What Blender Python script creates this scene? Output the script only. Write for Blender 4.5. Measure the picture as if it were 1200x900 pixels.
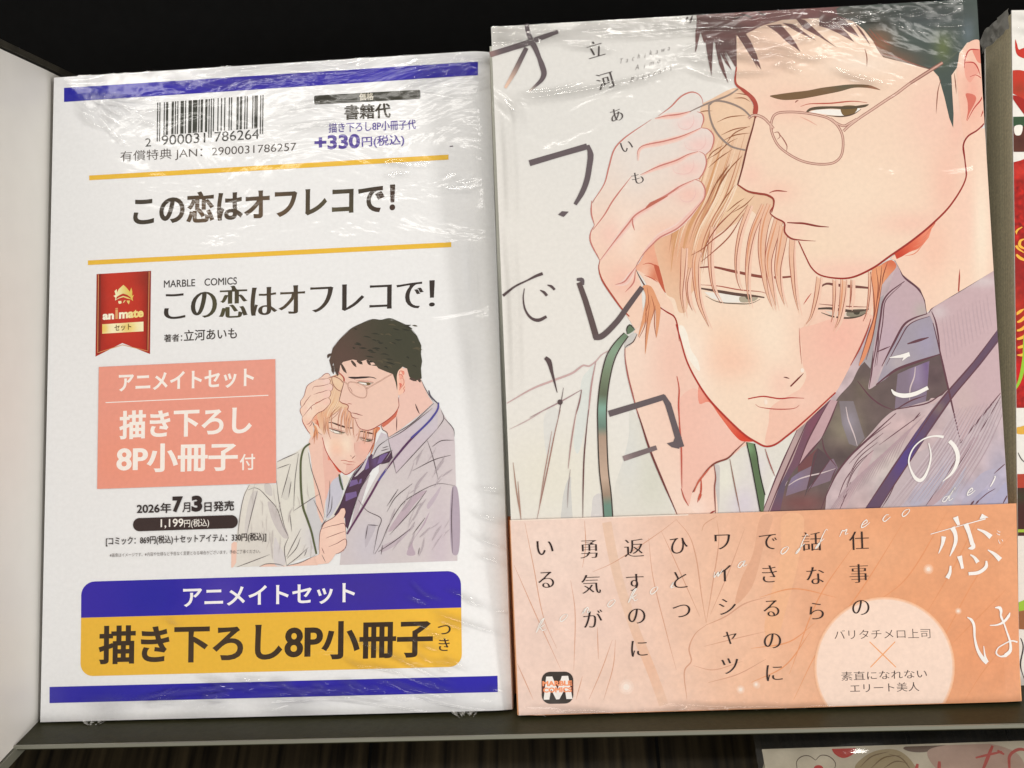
import bpy, math, random
import numpy as np
from mathutils import Vector, Matrix, noise
from mathutils.geometry import delaunay_2d_cdt

random.seed(7)
for o in list(bpy.data.objects):
    bpy.data.objects.remove(o)
SC = bpy.context.scene
COL = SC.collection

# ------------------------------------------------------------------ poses
# camera frame: x right, y up, looking along -z.  Two book planes measured in it.
F_PX = 1250.0
R_ROT = np.array([[0.99805601, -0.04060182, -0.04728306], [0.04269834, 0.99810949, 0.04420753], [0.04539876, -0.0461405, 0.9979028]])
R_T = np.array([0.06195407, 0.00743709, -0.27828421])
L_ROT = np.array([[0.99720519, -0.03569503, -0.0656329], [0.04387872, 0.99082772, 0.12780879], [0.06046876, -0.13033148, 0.98962479]])
L_T = np.array([-0.06666627, 0.00191221, -0.29515616])
R_W, R_H, L_W, L_H = 0.128, 0.182, 0.1275, 0.182
th = math.radians(12)                      # the comic leans back 12 degrees
UP = math.cos(th) * R_ROT[:, 1] + math.sin(th) * R_ROT[:, 2]
RX = R_ROT[:, 0] - UP * (R_ROT[:, 0] @ UP)
RX /= np.linalg.norm(RX)
RY = np.cross(UP, RX)
CAM2W = np.array([RX, RY, UP])             # rows = world axes in camera frame
ORG = R_T - R_ROT @ np.array([0, R_H / 2, 0])   # foot of the comic = world origin


def w_pt(c):
    return CAM2W @ (np.asarray(c) - ORG)


CAM_POS = w_pt([0, 0, 0])

# ------------------------------------------------------------------ camera
cam_d = bpy.data.cameras.new('camera')
cam = bpy.data.objects.new('camera', cam_d)
COL.objects.link(cam)
cam_d.sensor_width = 36.0
cam_d.lens = 36.0 * F_PX / 1200.0
cam_d.clip_start = 0.01
cam_d.clip_end = 50.0
m4 = Matrix.Identity(4)
for i in range(3):
    for j in range(3):
        m4[i][j] = CAM2W[i][j]
    m4[i][3] = CAM_POS[i]
cam.matrix_world = m4
SC.camera = cam

# ------------------------------------------------------------------ world, lamps, exposure
wd = bpy.data.worlds.new('World')
SC.world = wd
wd.use_nodes = True
wd.node_tree.nodes['Background'].inputs[0].default_value = (1.0, 0.93, 0.84, 1)
wd.node_tree.nodes['Background'].inputs[1].default_value = 0.34


def area(name, loc, target, sx, sy, power, col):
    d = bpy.data.lights.new(name, 'AREA')
    d.shape = 'RECTANGLE'
    d.size, d.size_y, d.energy, d.color = sx, sy, power, col
    o = bpy.data.objects.new(name, d)
    COL.objects.link(o)
    o.location = loc
    dv = Vector(target) - Vector(loc)
    o.rotation_euler = dv.to_track_quat('-Z', 'Y').to_euler()
    return o


area('ceiling_light', (-0.15, -0.75, 0.80), (0, 0, 0.05), 1.3, 0.04, 4.4, (1.0, 0.96, 0.90))
area('aisle_light', (0.30, -0.85, -0.10), (0, 0, 0.05), 1.6, 0.14, 4.0, (1.0, 0.965, 0.91))
area('left_glint_fill', (-0.85, -0.70, 0.30), (0, 0, 0.08), 0.05, 0.9, 1.5, (1.0, 0.965, 0.91))  # unseen lamp added for glints on upright film creases and the page edges
area('right_side_fill', (0.90, -0.75, 0.28), (0, 0, 0.08), 0.06, 0.9, 5.0, (1.0, 0.965, 0.91))  # unseen lamp added to brighten the divider and catch crease glints

SC.view_settings.view_transform = 'Standard'
SC.view_settings.look = 'None'
SC.view_settings.exposure = 0.0
SC.view_settings.gamma = 1.0
SC.cycles.transparent_max_bounces = 32
SC.cycles.max_bounces = 8

# ------------------------------------------------------------------ colour
WHITE_SEEN = np.array([233.0, 229.5, 225.0])


def lin(c):
    c = np.asarray(c, float) / 255.0
    return np.where(c <= 0.04045, c / 12.92, ((c + 0.055) / 1.055) ** 2.4)


WL = lin(WHITE_SEEN)


def alb(c):
    """printed colour (as it reads next to white paper) -> albedo"""
    a = lin(c) / WL * 0.80
    return np.clip(a - 0.006, 0.004, 0.9)


# ------------------------------------------------------------------ materials
def mat(name, base=None, rough=0.5, metal=0.0, coat=0.0, coat_rough=0.05, spec=0.5, vcol=False,
        grain=0.0, grain_scale=900.0, bump=0.0, bump_scale=400.0, coat_bump=0.0, coat_scale=30.0, coat_stretch=(1, 1, 1), noise_col=None):
    m = bpy.data.materials.new(name)
    m.use_nodes = True
    nt = m.node_tree
    N, Lk = nt.nodes, nt.links
    p = N['Principled BSDF']
    p.inputs['Roughness'].default_value = rough
    p.inputs['Metallic'].default_value = metal
    p.inputs['Specular IOR Level'].default_value = spec
    p.inputs['Coat Weight'].default_value = coat
    p.inputs['Coat Roughness'].default_value = coat_rough
    tc = N.new('ShaderNodeTexCoord')
    src = None
    if vcol:
        a = N.new('ShaderNodeAttribute')
        a.attribute_name = 'Col'
        src = a.outputs['Color']
    else:
        r = N.new('ShaderNodeRGB')
        r.outputs[0].default_value = (*base, 1)
        src = r.outputs[0]
    if noise_col is not None:
        nz = N.new('ShaderNodeTexNoise')
        nz.inputs['Scale'].default_value = noise_col[1]
        nz.inputs['Detail'].default_value = 5
        mp = N.new('ShaderNodeMapping')
        mp.inputs['Scale'].default_value = noise_col[2]
        Lk.new(tc.outputs['Object'], mp.inputs[0])
        Lk.new(mp.outputs[0], nz.inputs['Vector'])
        rp = N.new('ShaderNodeValToRGB')
        rp.color_ramp.elements[0].position = 0.38
        rp.color_ramp.elements[1].position = 0.68
        Lk.new(nz.outputs[0], rp.inputs[0])
        mx = N.new('ShaderNodeMix')
        mx.data_type = 'RGBA'
        Lk.new(rp.outputs[0], mx.inputs[0])
        Lk.new(src, mx.inputs[6])
        mx.inputs[7].default_value = (*noise_col[0], 1)
        src = mx.outputs[2]
    if grain > 0:
        nz = N.new('ShaderNodeTexNoise')
        nz.inputs['Scale'].default_value = grain_scale
        nz.inputs['Detail'].default_value = 3
        Lk.new(tc.outputs['Object'], nz.inputs['Vector'])
        mr = N.new('ShaderNodeMapRange')
        mr.inputs['To Min'].default_value = 1 - grain
        mr.inputs['To Max'].default_value = 1 + grain
        mr.inputs['From Min'].default_value = 0.25
        mr.inputs['From Max'].default_value = 0.75
        Lk.new(nz.outputs[0], mr.inputs[0])
        hs = N.new('ShaderNodeHueSaturation')
        Lk.new(mr.outputs[0], hs.inputs['Value'])
        Lk.new(src, hs.inputs['Color'])
        src = hs.outputs[0]
    Lk.new(src, p.inputs['Base Color'])
    if bump > 0:
        nz = N.new('ShaderNodeTexNoise')
        nz.inputs['Scale'].default_value = bump_scale
        nz.inputs['Detail'].default_value = 4
        Lk.new(tc.outputs['Object'], nz.inputs['Vector'])
        b = N.new('ShaderNodeBump')
        b.inputs['Strength'].default_value = bump
        b.inputs['Distance'].default_value = 0.0004
        Lk.new(nz.outputs[0], b.inputs['Height'])
        Lk.new(b.outputs[0], p.inputs['Normal'])
    if coat_bump > 0:
        mp = N.new('ShaderNodeMapping')
        mp.inputs['Scale'].default_value = coat_stretch
        Lk.new(tc.outputs['Object'], mp.inputs[0])
        nz = N.new('ShaderNodeTexNoise')
        nz.inputs['Scale'].default_value = coat_scale
        nz.inputs['Detail'].default_value = 4
        nz.inputs['Distortion'].default_value = 0.6
        Lk.new(mp.outputs[0], nz.inputs['Vector'])
        b = N.new('ShaderNodeBump')
        b.inputs['Strength'].default_value = coat_bump
        b.inputs['Distance'].default_value = 0.004
        Lk.new(nz.outputs[0], b.inputs['Height'])
        Lk.new(b.outputs[0], p.inputs['Coat Normal'])
    return m


def film_mat(name, amount=1.6, rough=0.10, base=0.02, haze=0.0):
    m = bpy.data.materials.new(name)
    m.use_nodes = True
    nt = m.node_tree
    N, Lk = nt.nodes, nt.links
    N.remove(N['Principled BSDF'])
    out = N['Material Output']
    tr = N.new('ShaderNodeBsdfTransparent')
    gl = N.new('ShaderNodeBsdfGlossy')
    gl.inputs['Roughness'].default_value = rough
    fr = N.new('ShaderNodeFresnel')
    fr.inputs['IOR'].default_value = 1.5
    tc = N.new('ShaderNodeTexCoord')
    nz = N.new('ShaderNodeTexNoise')
    nz.inputs['Scale'].default_value = 260.0
    nz.inputs['Detail'].default_value = 4
    Lk.new(tc.outputs['Object'], nz.inputs['Vector'])
    b = N.new('ShaderNodeBump')
    b.inputs['Strength'].default_value = 0.15
    b.inputs['Distance'].default_value = 0.0004
    Lk.new(nz.outputs[0], b.inputs['Height'])
    Lk.new(b.outputs[0], gl.inputs['Normal'])
    Lk.new(b.outputs[0], fr.inputs['Normal'])
    ml = N.new('ShaderNodeMath')
    ml.operation = 'MULTIPLY_ADD'
    ml.use_clamp = True
    ml.inputs[1].default_value = amount
    ml.inputs[2].default_value = base
    Lk.new(fr.outputs[0], ml.inputs[0])
    mx = N.new('ShaderNodeMixShader')
    at = N.new('ShaderNodeAttribute')
    at.attribute_name = 'Col'
    m2 = N.new('ShaderNodeMath')
    m2.operation = 'MULTIPLY'
    Lk.new(ml.outputs[0], m2.inputs[0])
    Lk.new(at.outputs['Fac'], m2.inputs[1])
    Lk.new(m2.outputs[0], mx.inputs[0])
    Lk.new(tr.outputs[0], mx.inputs[1])
    surf = gl.outputs[0]
    if haze > 0:
        df = N.new('ShaderNodeBsdfDiffuse')
        df.inputs[0].default_value = (0.75, 0.74, 0.70, 1)
        hz = N.new('ShaderNodeMixShader')
        hz.inputs[0].default_value = haze
        Lk.new(gl.outputs[0], hz.inputs[1])
        Lk.new(df.outputs[0], hz.inputs[2])
        surf = hz.outputs[0]
    Lk.new(surf, mx.inputs[2])
    Lk.new(mx.outputs[0], out.inputs[0])
    return m


M_PRINT = mat('printed_gloss_paper', rough=0.6, spec=0.2, coat=0.35, coat_rough=0.10, vcol=True, grain=0.035, coat_bump=0.35, coat_scale=26, coat_stretch=(1, 1.6, 1))
M_SHEET = mat('printed_white_sheet', rough=0.6, spec=0.2, coat=0.4, coat_rough=0.12, vcol=True, grain=0.03, coat_bump=0.32, coat_scale=30, coat_stretch=(1, 1.8, 1))
M_OBI = mat('printed_band_paper', rough=0.6, spec=0.2, coat=0.2, coat_rough=0.16, vcol=True, grain=0.05, coat_bump=0.2, coat_scale=20)
M_DULL = mat('printed_dull_paper', rough=0.6, coat=0.3, coat_rough=0.2, vcol=True, grain=0.04)
M_PAGES = mat('page_edges', base=tuple(alb((222, 210, 178))), rough=0.85, grain=0.18, grain_scale=1500, noise_col=((0.52, 0.44, 0.30), 14.0, (0.4, 0.4, 260.0)))
M_PANEL = mat('white_board', base=tuple(alb((233, 228, 220))), rough=0.6, coat=0.25, coat_rough=0.25, grain=0.02, grain_scale=120, noise_col=((0.70, 0.675, 0.63), 7.0, (1, 1.0, 0.35)))
M_BLACK = mat('black_backing', base=(0.0025, 0.0025, 0.0025), rough=0.9, spec=0.1, grain=0.2, grain_scale=300)
M_LEDGE = mat('olive_grey_shelf_metal', base=(0.034, 0.033, 0.015), rough=0.45, spec=0.16, grain=0.15, grain_scale=700, bump=0.10, bump_scale=900)
M_CLEAR = mat('clear_edge_strip', base=(0.20, 0.20, 0.16), rough=0.25, spec=0.6, coat=0.6)
M_RIM = mat('dark_rim', base=(0.035, 0.032, 0.024), rough=0.4, grain=0.3, grain_scale=200)
M_WOOD = mat('dark_wood', base=(0.006, 0.0045, 0.003), rough=0.45, spec=0.3, bump=0.2, bump_scale=260, noise_col=((0.042, 0.031, 0.016), 60.0, (7.0, 0.25, 1.0)))
M_FILM = film_mat('shrink_film', 1.6, 0.06, 0.0, 0.2)
M_FILM_CRUMPLE = film_mat('crumpled_film', 2.2, 0.12, 0.14, 0.4)


# ------------------------------------------------------------------ object helpers
def link_mesh(name, verts, faces, m, parent=None, cols=None, smooth=False):
    me = bpy.data.meshes.new(name)
    me.from_pydata([tuple(map(float, v)) for v in verts], [], [tuple(map(int, f)) for f in faces])
    if cols is not None:
        a = me.color_attributes.new('Col', 'FLOAT_COLOR', 'POINT')
        c = np.ones((len(verts), 4), np.float32)
        c[:, :3] = cols
        a.data.foreach_set('color', c.ravel())
    me.materials.append(m)
    if smooth:
        me.polygons.foreach_set('use_smooth', [True] * len(me.polygons))
    me.update()
    o = bpy.data.objects.new(name, me)
    COL.objects.link(o)
    if parent is not None:
        o.parent = parent
    return o


def tag(o, label, cat, group=None):
    o['label'] = label
    o['category'] = cat
    if group:
        o['group'] = group
    return o


def thing(name, mat4, label, cat, group=None):
    o = bpy.data.objects.new(name, None)
    o.empty_display_size = 0.02
    COL.objects.link(o)
    o.matrix_world = mat4
    return tag(o, label, cat, group)


def box_data(x0, x1, y0, y1, z0, z1):
    v = [(x, y, z) for z in (z0, z1) for y in (y0, y1) for x in (x0, x1)]
    f = [(0, 2, 3, 1), (4, 5, 7, 6), (0, 1, 5, 4), (2, 6, 7, 3), (0, 4, 6, 2), (1, 3, 7, 5)]
    return v, f


def bevel_box(name, b, m, parent=None, bev=0.0006, seg=2):
    import bmesh
    v, f = box_data(*b)
    bm = bmesh.new()
    bv = [bm.verts.new(p) for p in v]
    for q in f:
        bm.faces.new([bv[i] for i in q])
    bmesh.ops.recalc_face_normals(bm, faces=bm.faces)
    if bev > 0:
        bmesh.ops.bevel(bm, geom=list(bm.edges), offset=bev, segments=seg, affect='EDGES', profile=0.5)
    me = bpy.data.meshes.new(name)
    bm.to_mesh(me)
    bm.free()
    me.materials.append(m)
    o = bpy.data.objects.new(name, me)
    COL.objects.link(o)
    if parent is not None:
        o.parent = parent
    return o


# ------------------------------------------------------------------ a leaning plane seen by the camera
class Plane:
    """local frame: x right, y up the cover, z out of the cover; origin at the foot of the cover"""

    def __init__(self, rot_cam, foot_cam, w, h, bend=0.0, drop=0.0, power=1):
        self.power = power
        self.w, self.h, self.bend, self.drop = w, h, bend, drop
        self.A = CAM2W @ rot_cam
        self.O = w_pt(foot_cam)
        self.rc, self.oc = np.asarray(rot_cam), np.asarray(foot_cam)
        m = Matrix.Identity(4)
        for i in range(3):
            for j in range(3):
                m[i][j] = self.A[i][j]
            m[i][3] = self.O[i]
        self.M = m

    def loc(self, px, z=0.0):
        px = np.atleast_2d(np.asarray(px, float))
        d = np.stack([(px[:, 0] - 600) / F_PX, (450 - px[:, 1]) / F_PX, -np.ones(len(px))], 1)
        n = self.rc[:, 2]
        o = self.oc + n * z
        t = (o @ n) / (d @ n)
        P = d * t[:, None] - o
        return np.stack([P @ self.rc[:, 0], P @ self.rc[:, 1]], 1)

    def pix(self, xy, z=0.0):
        xy = np.atleast_2d(np.asarray(xy, float))
        P = self.oc + xy[:, :1] * self.rc[:, 0] + xy[:, 1:2] * self.rc[:, 1] + z * self.rc[:, 2]
        return np.stack([600 + F_PX * P[:, 0] / -P[:, 2], 450 - F_PX * P[:, 1] / -P[:, 2]], 1)

    def surf(self, x):
        x = np.asarray(x, float)
        if self.bend <= 0:
            return np.zeros_like(x)
        u = np.clip((x - (self.w / 2 - self.bend)) / self.bend, 0, 1.2)
        return -self.drop * u ** self.power


PL_R = Plane(R_ROT, ORG, R_W, R_H, 0.0040, 0.0004)
PL_L = Plane(L_ROT, L_T - L_ROT @ np.array([0, L_H / 2, 0]), L_W, L_H, 0.0060, 0.0014, 2)


# ------------------------------------------------------------------ curve tools
def catmull(pts, closed=False, step=3.0):
    p = np.asarray(pts, float)
    n = len(p)
    if n < 3:
        k = max(2, int(np.linalg.norm(p[-1] - p[0]) / step) + 1)
        return p[0] + (p[-1] - p[0]) * np.linspace(0, 1, k)[:, None]
    out = []
    rng = range(n if closed else n - 1)
    for i in rng:
        if closed:
            a, b, c, d = p[(i - 1) % n], p[i], p[(i + 1) % n], p[(i + 2) % n]
        else:
            b, c = p[i], p[i + 1]
            a = p[i - 1] if i > 0 else b * 2 - c
            d = p[i + 2] if i + 2 < n else c * 2 - b
        # centripetal knots keep the ink from overshooting
        t1 = max(np.linalg.norm(b - a), 1e-6) ** 0.5
        t2 = max(np.linalg.norm(c - b), 1e-6) ** 0.5
        t3 = max(np.linalg.norm(d - c), 1e-6) ** 0.5
        m1 = (b - a) / t1 - (c - a) / (t1 + t2) + (c - b) / t2
        m2 = (c - b) / t2 - (d - b) / (t2 + t3) + (d - c) / t3
        m1, m2 = m1 * t2, m2 * t2
        k = max(2, int(np.linalg.norm(c - b) / step) + 1)
        for t in np.arange(k) / k:
            out.append((2 * t**3 - 3 * t**2 + 1) * b + (t**3 - 2 * t**2 + t) * m1 + (-2 * t**3 + 3 * t**2) * c + (t**3 - t**2) * m2)
    if not closed:
        out.append(p[-1])
    return np.array(out)


def densify(pts, step):
    p = np.asarray(pts, float)
    out = []
    for i in range(len(p)):
        a, b = p[i], p[(i + 1) % len(p)]
        k = max(1, int(np.linalg.norm(b - a) / step))
        for t in np.arange(k) / k:
            out.append(a + (b - a) * t)
    return np.array(out)


def clip_poly(pts, quad):
    out = [np.asarray(q, float) for q in pts]
    n = len(quad)
    cx = np.mean(quad, axis=0)
    for i in range(n):
        a, b = np.asarray(quad[i], float), np.asarray(quad[(i + 1) % n], float)
        nn = np.array([-(b - a)[1], (b - a)[0]])
        if (cx - a) @ nn < 0:
            nn = -nn
        new = []
        for j in range(len(out)):
            p, q = out[j - 1], out[j]
            dp, dq = (p - a) @ nn, (q - a) @ nn
            if (dp >= 0) != (dq >= 0):
                new.append(p + (q - p) * dp / (dp - dq))
            if dq >= 0:
                new.append(q)
        out = new
        if len(out) < 3:
            return None
    return np.array(out)


def winding(P, loops):
    w = np.zeros(len(P), int)
    for lp in loops:
        a = np.asarray(lp, float)
        b = np.roll(a, -1, axis=0)
        for i in range(len(a)):
            (x0, y0), (x1, y1) = a[i], b[i]
            if y0 == y1:
                continue
            cr = (x1 - x0) * (P[:, 1] - y0) - (P[:, 0] - x0) * (y1 - y0)
            if y0 < y1:
                w += ((P[:, 1] >= y0) & (P[:, 1] < y1) & (cr > 0)).astype(int)
            else:
                w -= ((P[:, 1] >= y1) & (P[:, 1] < y0) & (cr < 0)).astype(int)
    return w


def triangulate(loops, inner=None):
    vs, es = [], []
    for lp in loops:
        k = len(vs)
        n = len(lp)
        vs += [Vector((float(q[0]), float(q[1]))) for q in lp]
        es += [(k + i, k + (i + 1) % n) for i in range(n)]
    if inner is not None:
        vs += [Vector((float(q[0]), float(q[1]))) for q in inner]
    r = delaunay_2d_cdt(vs, es, [], 0, 1e-4, False)
    V = np.array([(v.x, v.y) for v in r[0]])
    Fc = np.array(r[2], int)
    if len(Fc) == 0:
        return V, Fc
    cen = V[Fc].mean(axis=1)
    keep = winding(cen, loops) != 0
    return V, Fc[keep]


def split_x(l, faces, cols, xc):
    d = l[:, 0] - xc
    sgn = np.where(d > 1e-9, 1, np.where(d < -1e-9, -1, 0))
    fs = sgn[faces]
    cross = (fs.max(1) > 0) & (fs.min(1) < 0)
    if not cross.any():
        return l, faces, cols
    L_, C_, out, memo = [tuple(p) for p in l], [tuple(c) for c in cols], [tuple(f) for f in faces[~cross]], {}

    def cut(i, j):
        k = (min(i, j), max(i, j))
        if k not in memo:
            t = d[i] / (d[i] - d[j])
            L_.append((xc, l[i, 1] + (l[j, 1] - l[i, 1]) * t))
            C_.append(tuple(cols[i] + (cols[j] - cols[i]) * t))
            memo[k] = len(L_) - 1
        return memo[k]
    for f in faces[cross]:
        for side in (1, -1):
            poly = []
            for q in range(3):
                a, b = int(f[q]), int(f[(q + 1) % 3])
                if sgn[a] * side >= 0:
                    poly.append(a)
                if sgn[a] * sgn[b] < 0:
                    poly.append(cut(a, b))
            for q in range(1, len(poly) - 1):
                out.append((poly[0], poly[q], poly[q + 1]))
    return np.array(L_), np.array(out, int), np.array(C_)


def col_at(col, P):
    if callable(col):
        return np.asarray(col(P), float)
    return np.tile(np.asarray(col, float), (len(P), 1))


def grad(c0, p0, c1, p1):
    p0, p1 = np.asarray(p0, float), np.asarray(p1, float)
    c0, c1 = np.asarray(c0, float), np.asarray(c1, float)
    d = (p1 - p0) / ((p1 - p0) @ (p1 - p0))

    def f(P):
        t = np.clip((P - p0) @ d, 0, 1)[:, None]
        t = t * t * (3 - 2 * t)
        return c0 + (c1 - c0) * t
    return f


def mottle(base, amp, sc):
    """uneven watercolour wash in the print"""
    def f(P):
        c = col_at(base, P)
        n = np.array([noise.noise(Vector((p[0] / sc, p[1] / sc, 2.0))) + .5 * noise.noise(Vector((p[0] * 2.3 / sc, p[1] * 2.3 / sc, 5.0))) for p in P])
        return np.clip(c * (1 + amp * n[:, None] * np.array([1.0, 1.0, .95])), 0, 255)
    return f


def soft(base, *blobs):
    """airbrushed print and painted sheen: (cx, cy, rx, ry, colour, strength) blobs mixed into a base ink"""
    def f(P):
        c = col_at(base, P)
        for (cx, cy, rx, ry, k, s) in blobs:
            g = s * np.exp(-(((P[:, 0] - cx) / rx) ** 2 + ((P[:, 1] - cy) / ry) ** 2))
            c = c + (np.asarray(k, float) - c) * g[:, None]
        return c
    return f


# ------------------------------------------------------------------ glyph outlines from Blender's own font
_gc = {}


def outlines(s):
    if s in _gc:
        return _gc[s]
    c = bpy.data.curves.new('lettering', 'FONT')
    c.body = s
    c.size = 1.0
    o = bpy.data.objects.new('lettering', c)
    COL.objects.link(o)
    bpy.context.view_layer.update()
    dg = bpy.context.evaluated_depsgraph_get()
    cv = o.evaluated_get(dg).to_curve(dg)
    loops = []
    for sp in cv.splines:
        bp = sp.bezier_points
        n = len(bp)
        q = []
        for i in range(n):
            a, b = bp[i], bp[(i + 1) % n]
            p0, p1, p2, p3 = (np.array(x[:2]) for x in (a.co, a.handle_right, b.handle_left, b.co))
            ch = p3 - p0
            L = np.linalg.norm(ch)
            if L < 1e-7:
                continue
            dev = max(abs(ch[0] * (p1 - p0)[1] - ch[1] * (p1 - p0)[0]), abs(ch[0] * (p2 - p0)[1] - ch[1] * (p2 - p0)[0])) / L
            k = 1 if dev < 0.002 else 5
            for t in np.arange(k) / k:
                q.append((1 - t)**3 * p0 + 3 * (1 - t)**2 * t * p1 + 3 * (1 - t) * t * t * p2 + t**3 * p3)
        if len(q) > 2:
            loops.append(np.array(q))
    o.evaluated_get(dg).to_curve_clear()
    bpy.data.objects.remove(o)
    bpy.data.curves.remove(c)
    _gc[s] = loops
    return loops


def fatten(loops, bx, by):
    """shift each outline along its normal, by bx sideways and by up-down (negative = thinner)"""
    if not loops or (bx == 0 and by == 0):
        return loops
    big = max(loops, key=lambda l: np.ptp(l[:, 0]) * np.ptp(l[:, 1]))
    x, y = big[:, 0], big[:, 1]
    sgn = 1.0 if (x * np.roll(y, -1) - y * np.roll(x, -1)).sum() > 0 else -1.0
    out = []
    for lp in loops:
        e = np.roll(lp, -1, 0) - lp
        e /= np.maximum(np.linalg.norm(e, axis=1), 1e-9)[:, None]
        n1 = np.stack([e[:, 1], -e[:, 0]], 1) * sgn
        n0 = np.roll(n1, 1, 0)
        n = n0 + n1
        ln = np.linalg.norm(n, axis=1)
        n = n / np.maximum(ln, 1e-6)[:, None]
        k = 1.0 / np.clip((n * n1).sum(1), 0.5, 1.0)
        out.append(lp + n * k[:, None] * np.array([bx, by]))
    return out


# ------------------------------------------------------------------ ink laid on a plane
class Ink:
    def __init__(self, plane, z0, quad=None, dz=0.0000005):
        self.pl, self.z, self.dz, self.quad = plane, z0, dz, quad
        self.V, self.F, self.C, self.n = [], [], [], 0
        self.gain = np.array([0.90, 0.895, 0.905]) if plane is PL_R else 1.0     # dims the comic's inks to offset the stronger lamp light on them

    def _add(self, Vpx, faces, cols):
        l = self.pl.loc(Vpx, self.z)
        faces = np.asarray(faces, int)
        if self.pl.bend > 0 and self.pl.power == 1:      # cut along the crease so the ink follows the card
            l, faces, cols = split_x(l, faces, np.asarray(cols, float), self.pl.w / 2 - self.pl.bend)
            Vpx = l
        z = self.pl.surf(l[:, 0]) + self.z
        self.V.append(np.c_[l, z])
        self.F.append(np.asarray(faces, int) + self.n)
        self.C.append(alb(cols) * self.gain)
        self.n += len(Vpx)

    def fill(self, pts, col, smooth=True, step=None):
        p = np.asarray(pts, float).reshape(-1, 2)
        if smooth:
            p = catmull(p, True, 3.0)
        if self.quad is not None:
            p = clip_poly(p, self.quad)
            if p is None:
                return
        st = step or (5.0 if (callable(col) or np.ptp(p[:, 0]) > 40) else None)
        inner = None
        if st:
            p = densify(p, st)
            gx = np.arange(p[:, 0].min() + st * .5, p[:, 0].max(), st)
            gy = np.arange(p[:, 1].min() + st * .5, p[:, 1].max(), st)
            if len(gx) and len(gy):
                g = np.stack(np.meshgrid(gx, gy), -1).reshape(-1, 2)
                g = g + np.random.RandomState(1).uniform(-.12, .12, g.shape) * st
                g = g[winding(g, [p]) != 0]
                inner = g if len(g) else None
        V, Fc = triangulate([p], inner)
        if len(Fc) == 0:
            return
        self._add(V, Fc, col_at(col, V))
        self.z += self.dz

    def line(self, pts, w, col, taper=(0.3, 0.3), smooth=True, step=3.0, ends=0.35):
        p = np.asarray(pts, float).reshape(-1, 2)
        if smooth:
            p = catmull(p, False, step)
        else:
            q = [p[0]]
            for a, b in zip(p[:-1], p[1:]):
                k = max(1, int(np.linalg.norm(b - a) / step))
                q += [a + (b - a) * (i + 1) / k for i in range(k)]
            p = np.array(q)
        if len(p) < 2:
            return
        t = np.gradient(p, axis=0)
        t /= np.maximum(np.linalg.norm(t, axis=1), 1e-9)[:, None]
        nrm = np.stack([-t[:, 1], t[:, 0]], 1)
        s = np.r_[0, np.cumsum(np.linalg.norm(np.diff(p, axis=0), axis=1))]
        s /= s[-1]
        wv = np.ones(len(p))
        wv = np.minimum(wv, taper[0] + (1 - taper[0]) * np.clip(s / ends, 0, 1))
        wv = np.minimum(wv, taper[1] + (1 - taper[1]) * np.clip((1 - s) / ends, 0, 1))
        a, b = p + nrm * (wv * w / 2)[:, None], p - nrm * (wv * w / 2)[:, None]
        n = len(p)
        V = np.r_[a, b]
        Fc = [(i, i + 1, n + i + 1) for i in range(n - 1)] + [(i, n + i + 1, n + i) for i in range(n - 1)]
        Fc = np.array(Fc)
        if self.quad is not None:
            ok = np.abs(winding(V, [np.asarray(self.quad, float)])) > 0
            Fc = Fc[ok[Fc].all(axis=1)]
            if len(Fc) == 0:
                return
        self._add(V, Fc, np.r_[col_at(col, p), col_at(col, p)])
        self.z += self.dz * 0.6

    def brush(self, pts, widths, col, smooth=True):
        """a brush stroke: centre points and a width at each"""
        p = np.asarray(pts, float).reshape(-1, 2)
        wd_ = np.asarray(widths, float)
        q = catmull(p, False, 2.0) if smooth else p
        # width along the stroke by nearest arc position
        sp = np.r_[0, np.cumsum(np.linalg.norm(np.diff(p, axis=0), axis=1))]
        sq = np.r_[0, np.cumsum(np.linalg.norm(np.diff(q, axis=0), axis=1))]
        w = np.interp(sq / sq[-1], sp / sp[-1], wd_)
        t = np.gradient(q, axis=0)
        t /= np.maximum(np.linalg.norm(t, axis=1), 1e-9)[:, None]
        nrm = np.stack([-t[:, 1], t[:, 0]], 1)
        a, b = q + nrm * w[:, None] / 2, q - nrm * w[:, None] / 2
        n = len(q)
        V = np.r_[a, b]
        Fc = [(i, i + 1, n + i + 1) for i in range(n - 1)] + [(i, n + i + 1, n + i) for i in range(n - 1)]
        self._add(V, Fc, np.r_[col_at(col, q), col_at(col, q)])
        self.z += self.dz

    def disc(self, cx, cy, r, col, ry=None, n=40):
        a = np.linspace(0, 2 * math.pi, n, endpoint=False)
        self.fill(np.stack([cx + r * np.cos(a), cy + (ry or r) * np.sin(a)], 1), col, smooth=False)

    def rbox(self, tl, tr, br, bl, rad, col, corners=(1, 1, 1, 1)):
        c = [np.asarray(q, float) for q in (tl, tr, br, bl)]
        pts = []
        for i in range(4):
            p, a, b = c[i], c[i - 1], c[(i + 1) % 4]
            if not corners[i] or rad <= 0:
                pts.append(p)
                continue
            u, v = (a - p) / np.linalg.norm(a - p), (b - p) / np.linalg.norm(b - p)
            for t in np.linspace(0, math.pi / 2, 8):
                pts.append(p + u * rad * (1 - math.sin(t)) + v * rad * (1 - math.cos(t)))
        self.fill(pts, col, smooth=False)

    def _glyphs(self, loops, O, ex, ey, col):
        lp = [O + l[:, :1] * ex + l[:, 1:] * ey for l in loops]
        V, Fc = triangulate(lp)
        if len(Fc):
            self._add(V, Fc, col_at(col, V))

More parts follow.
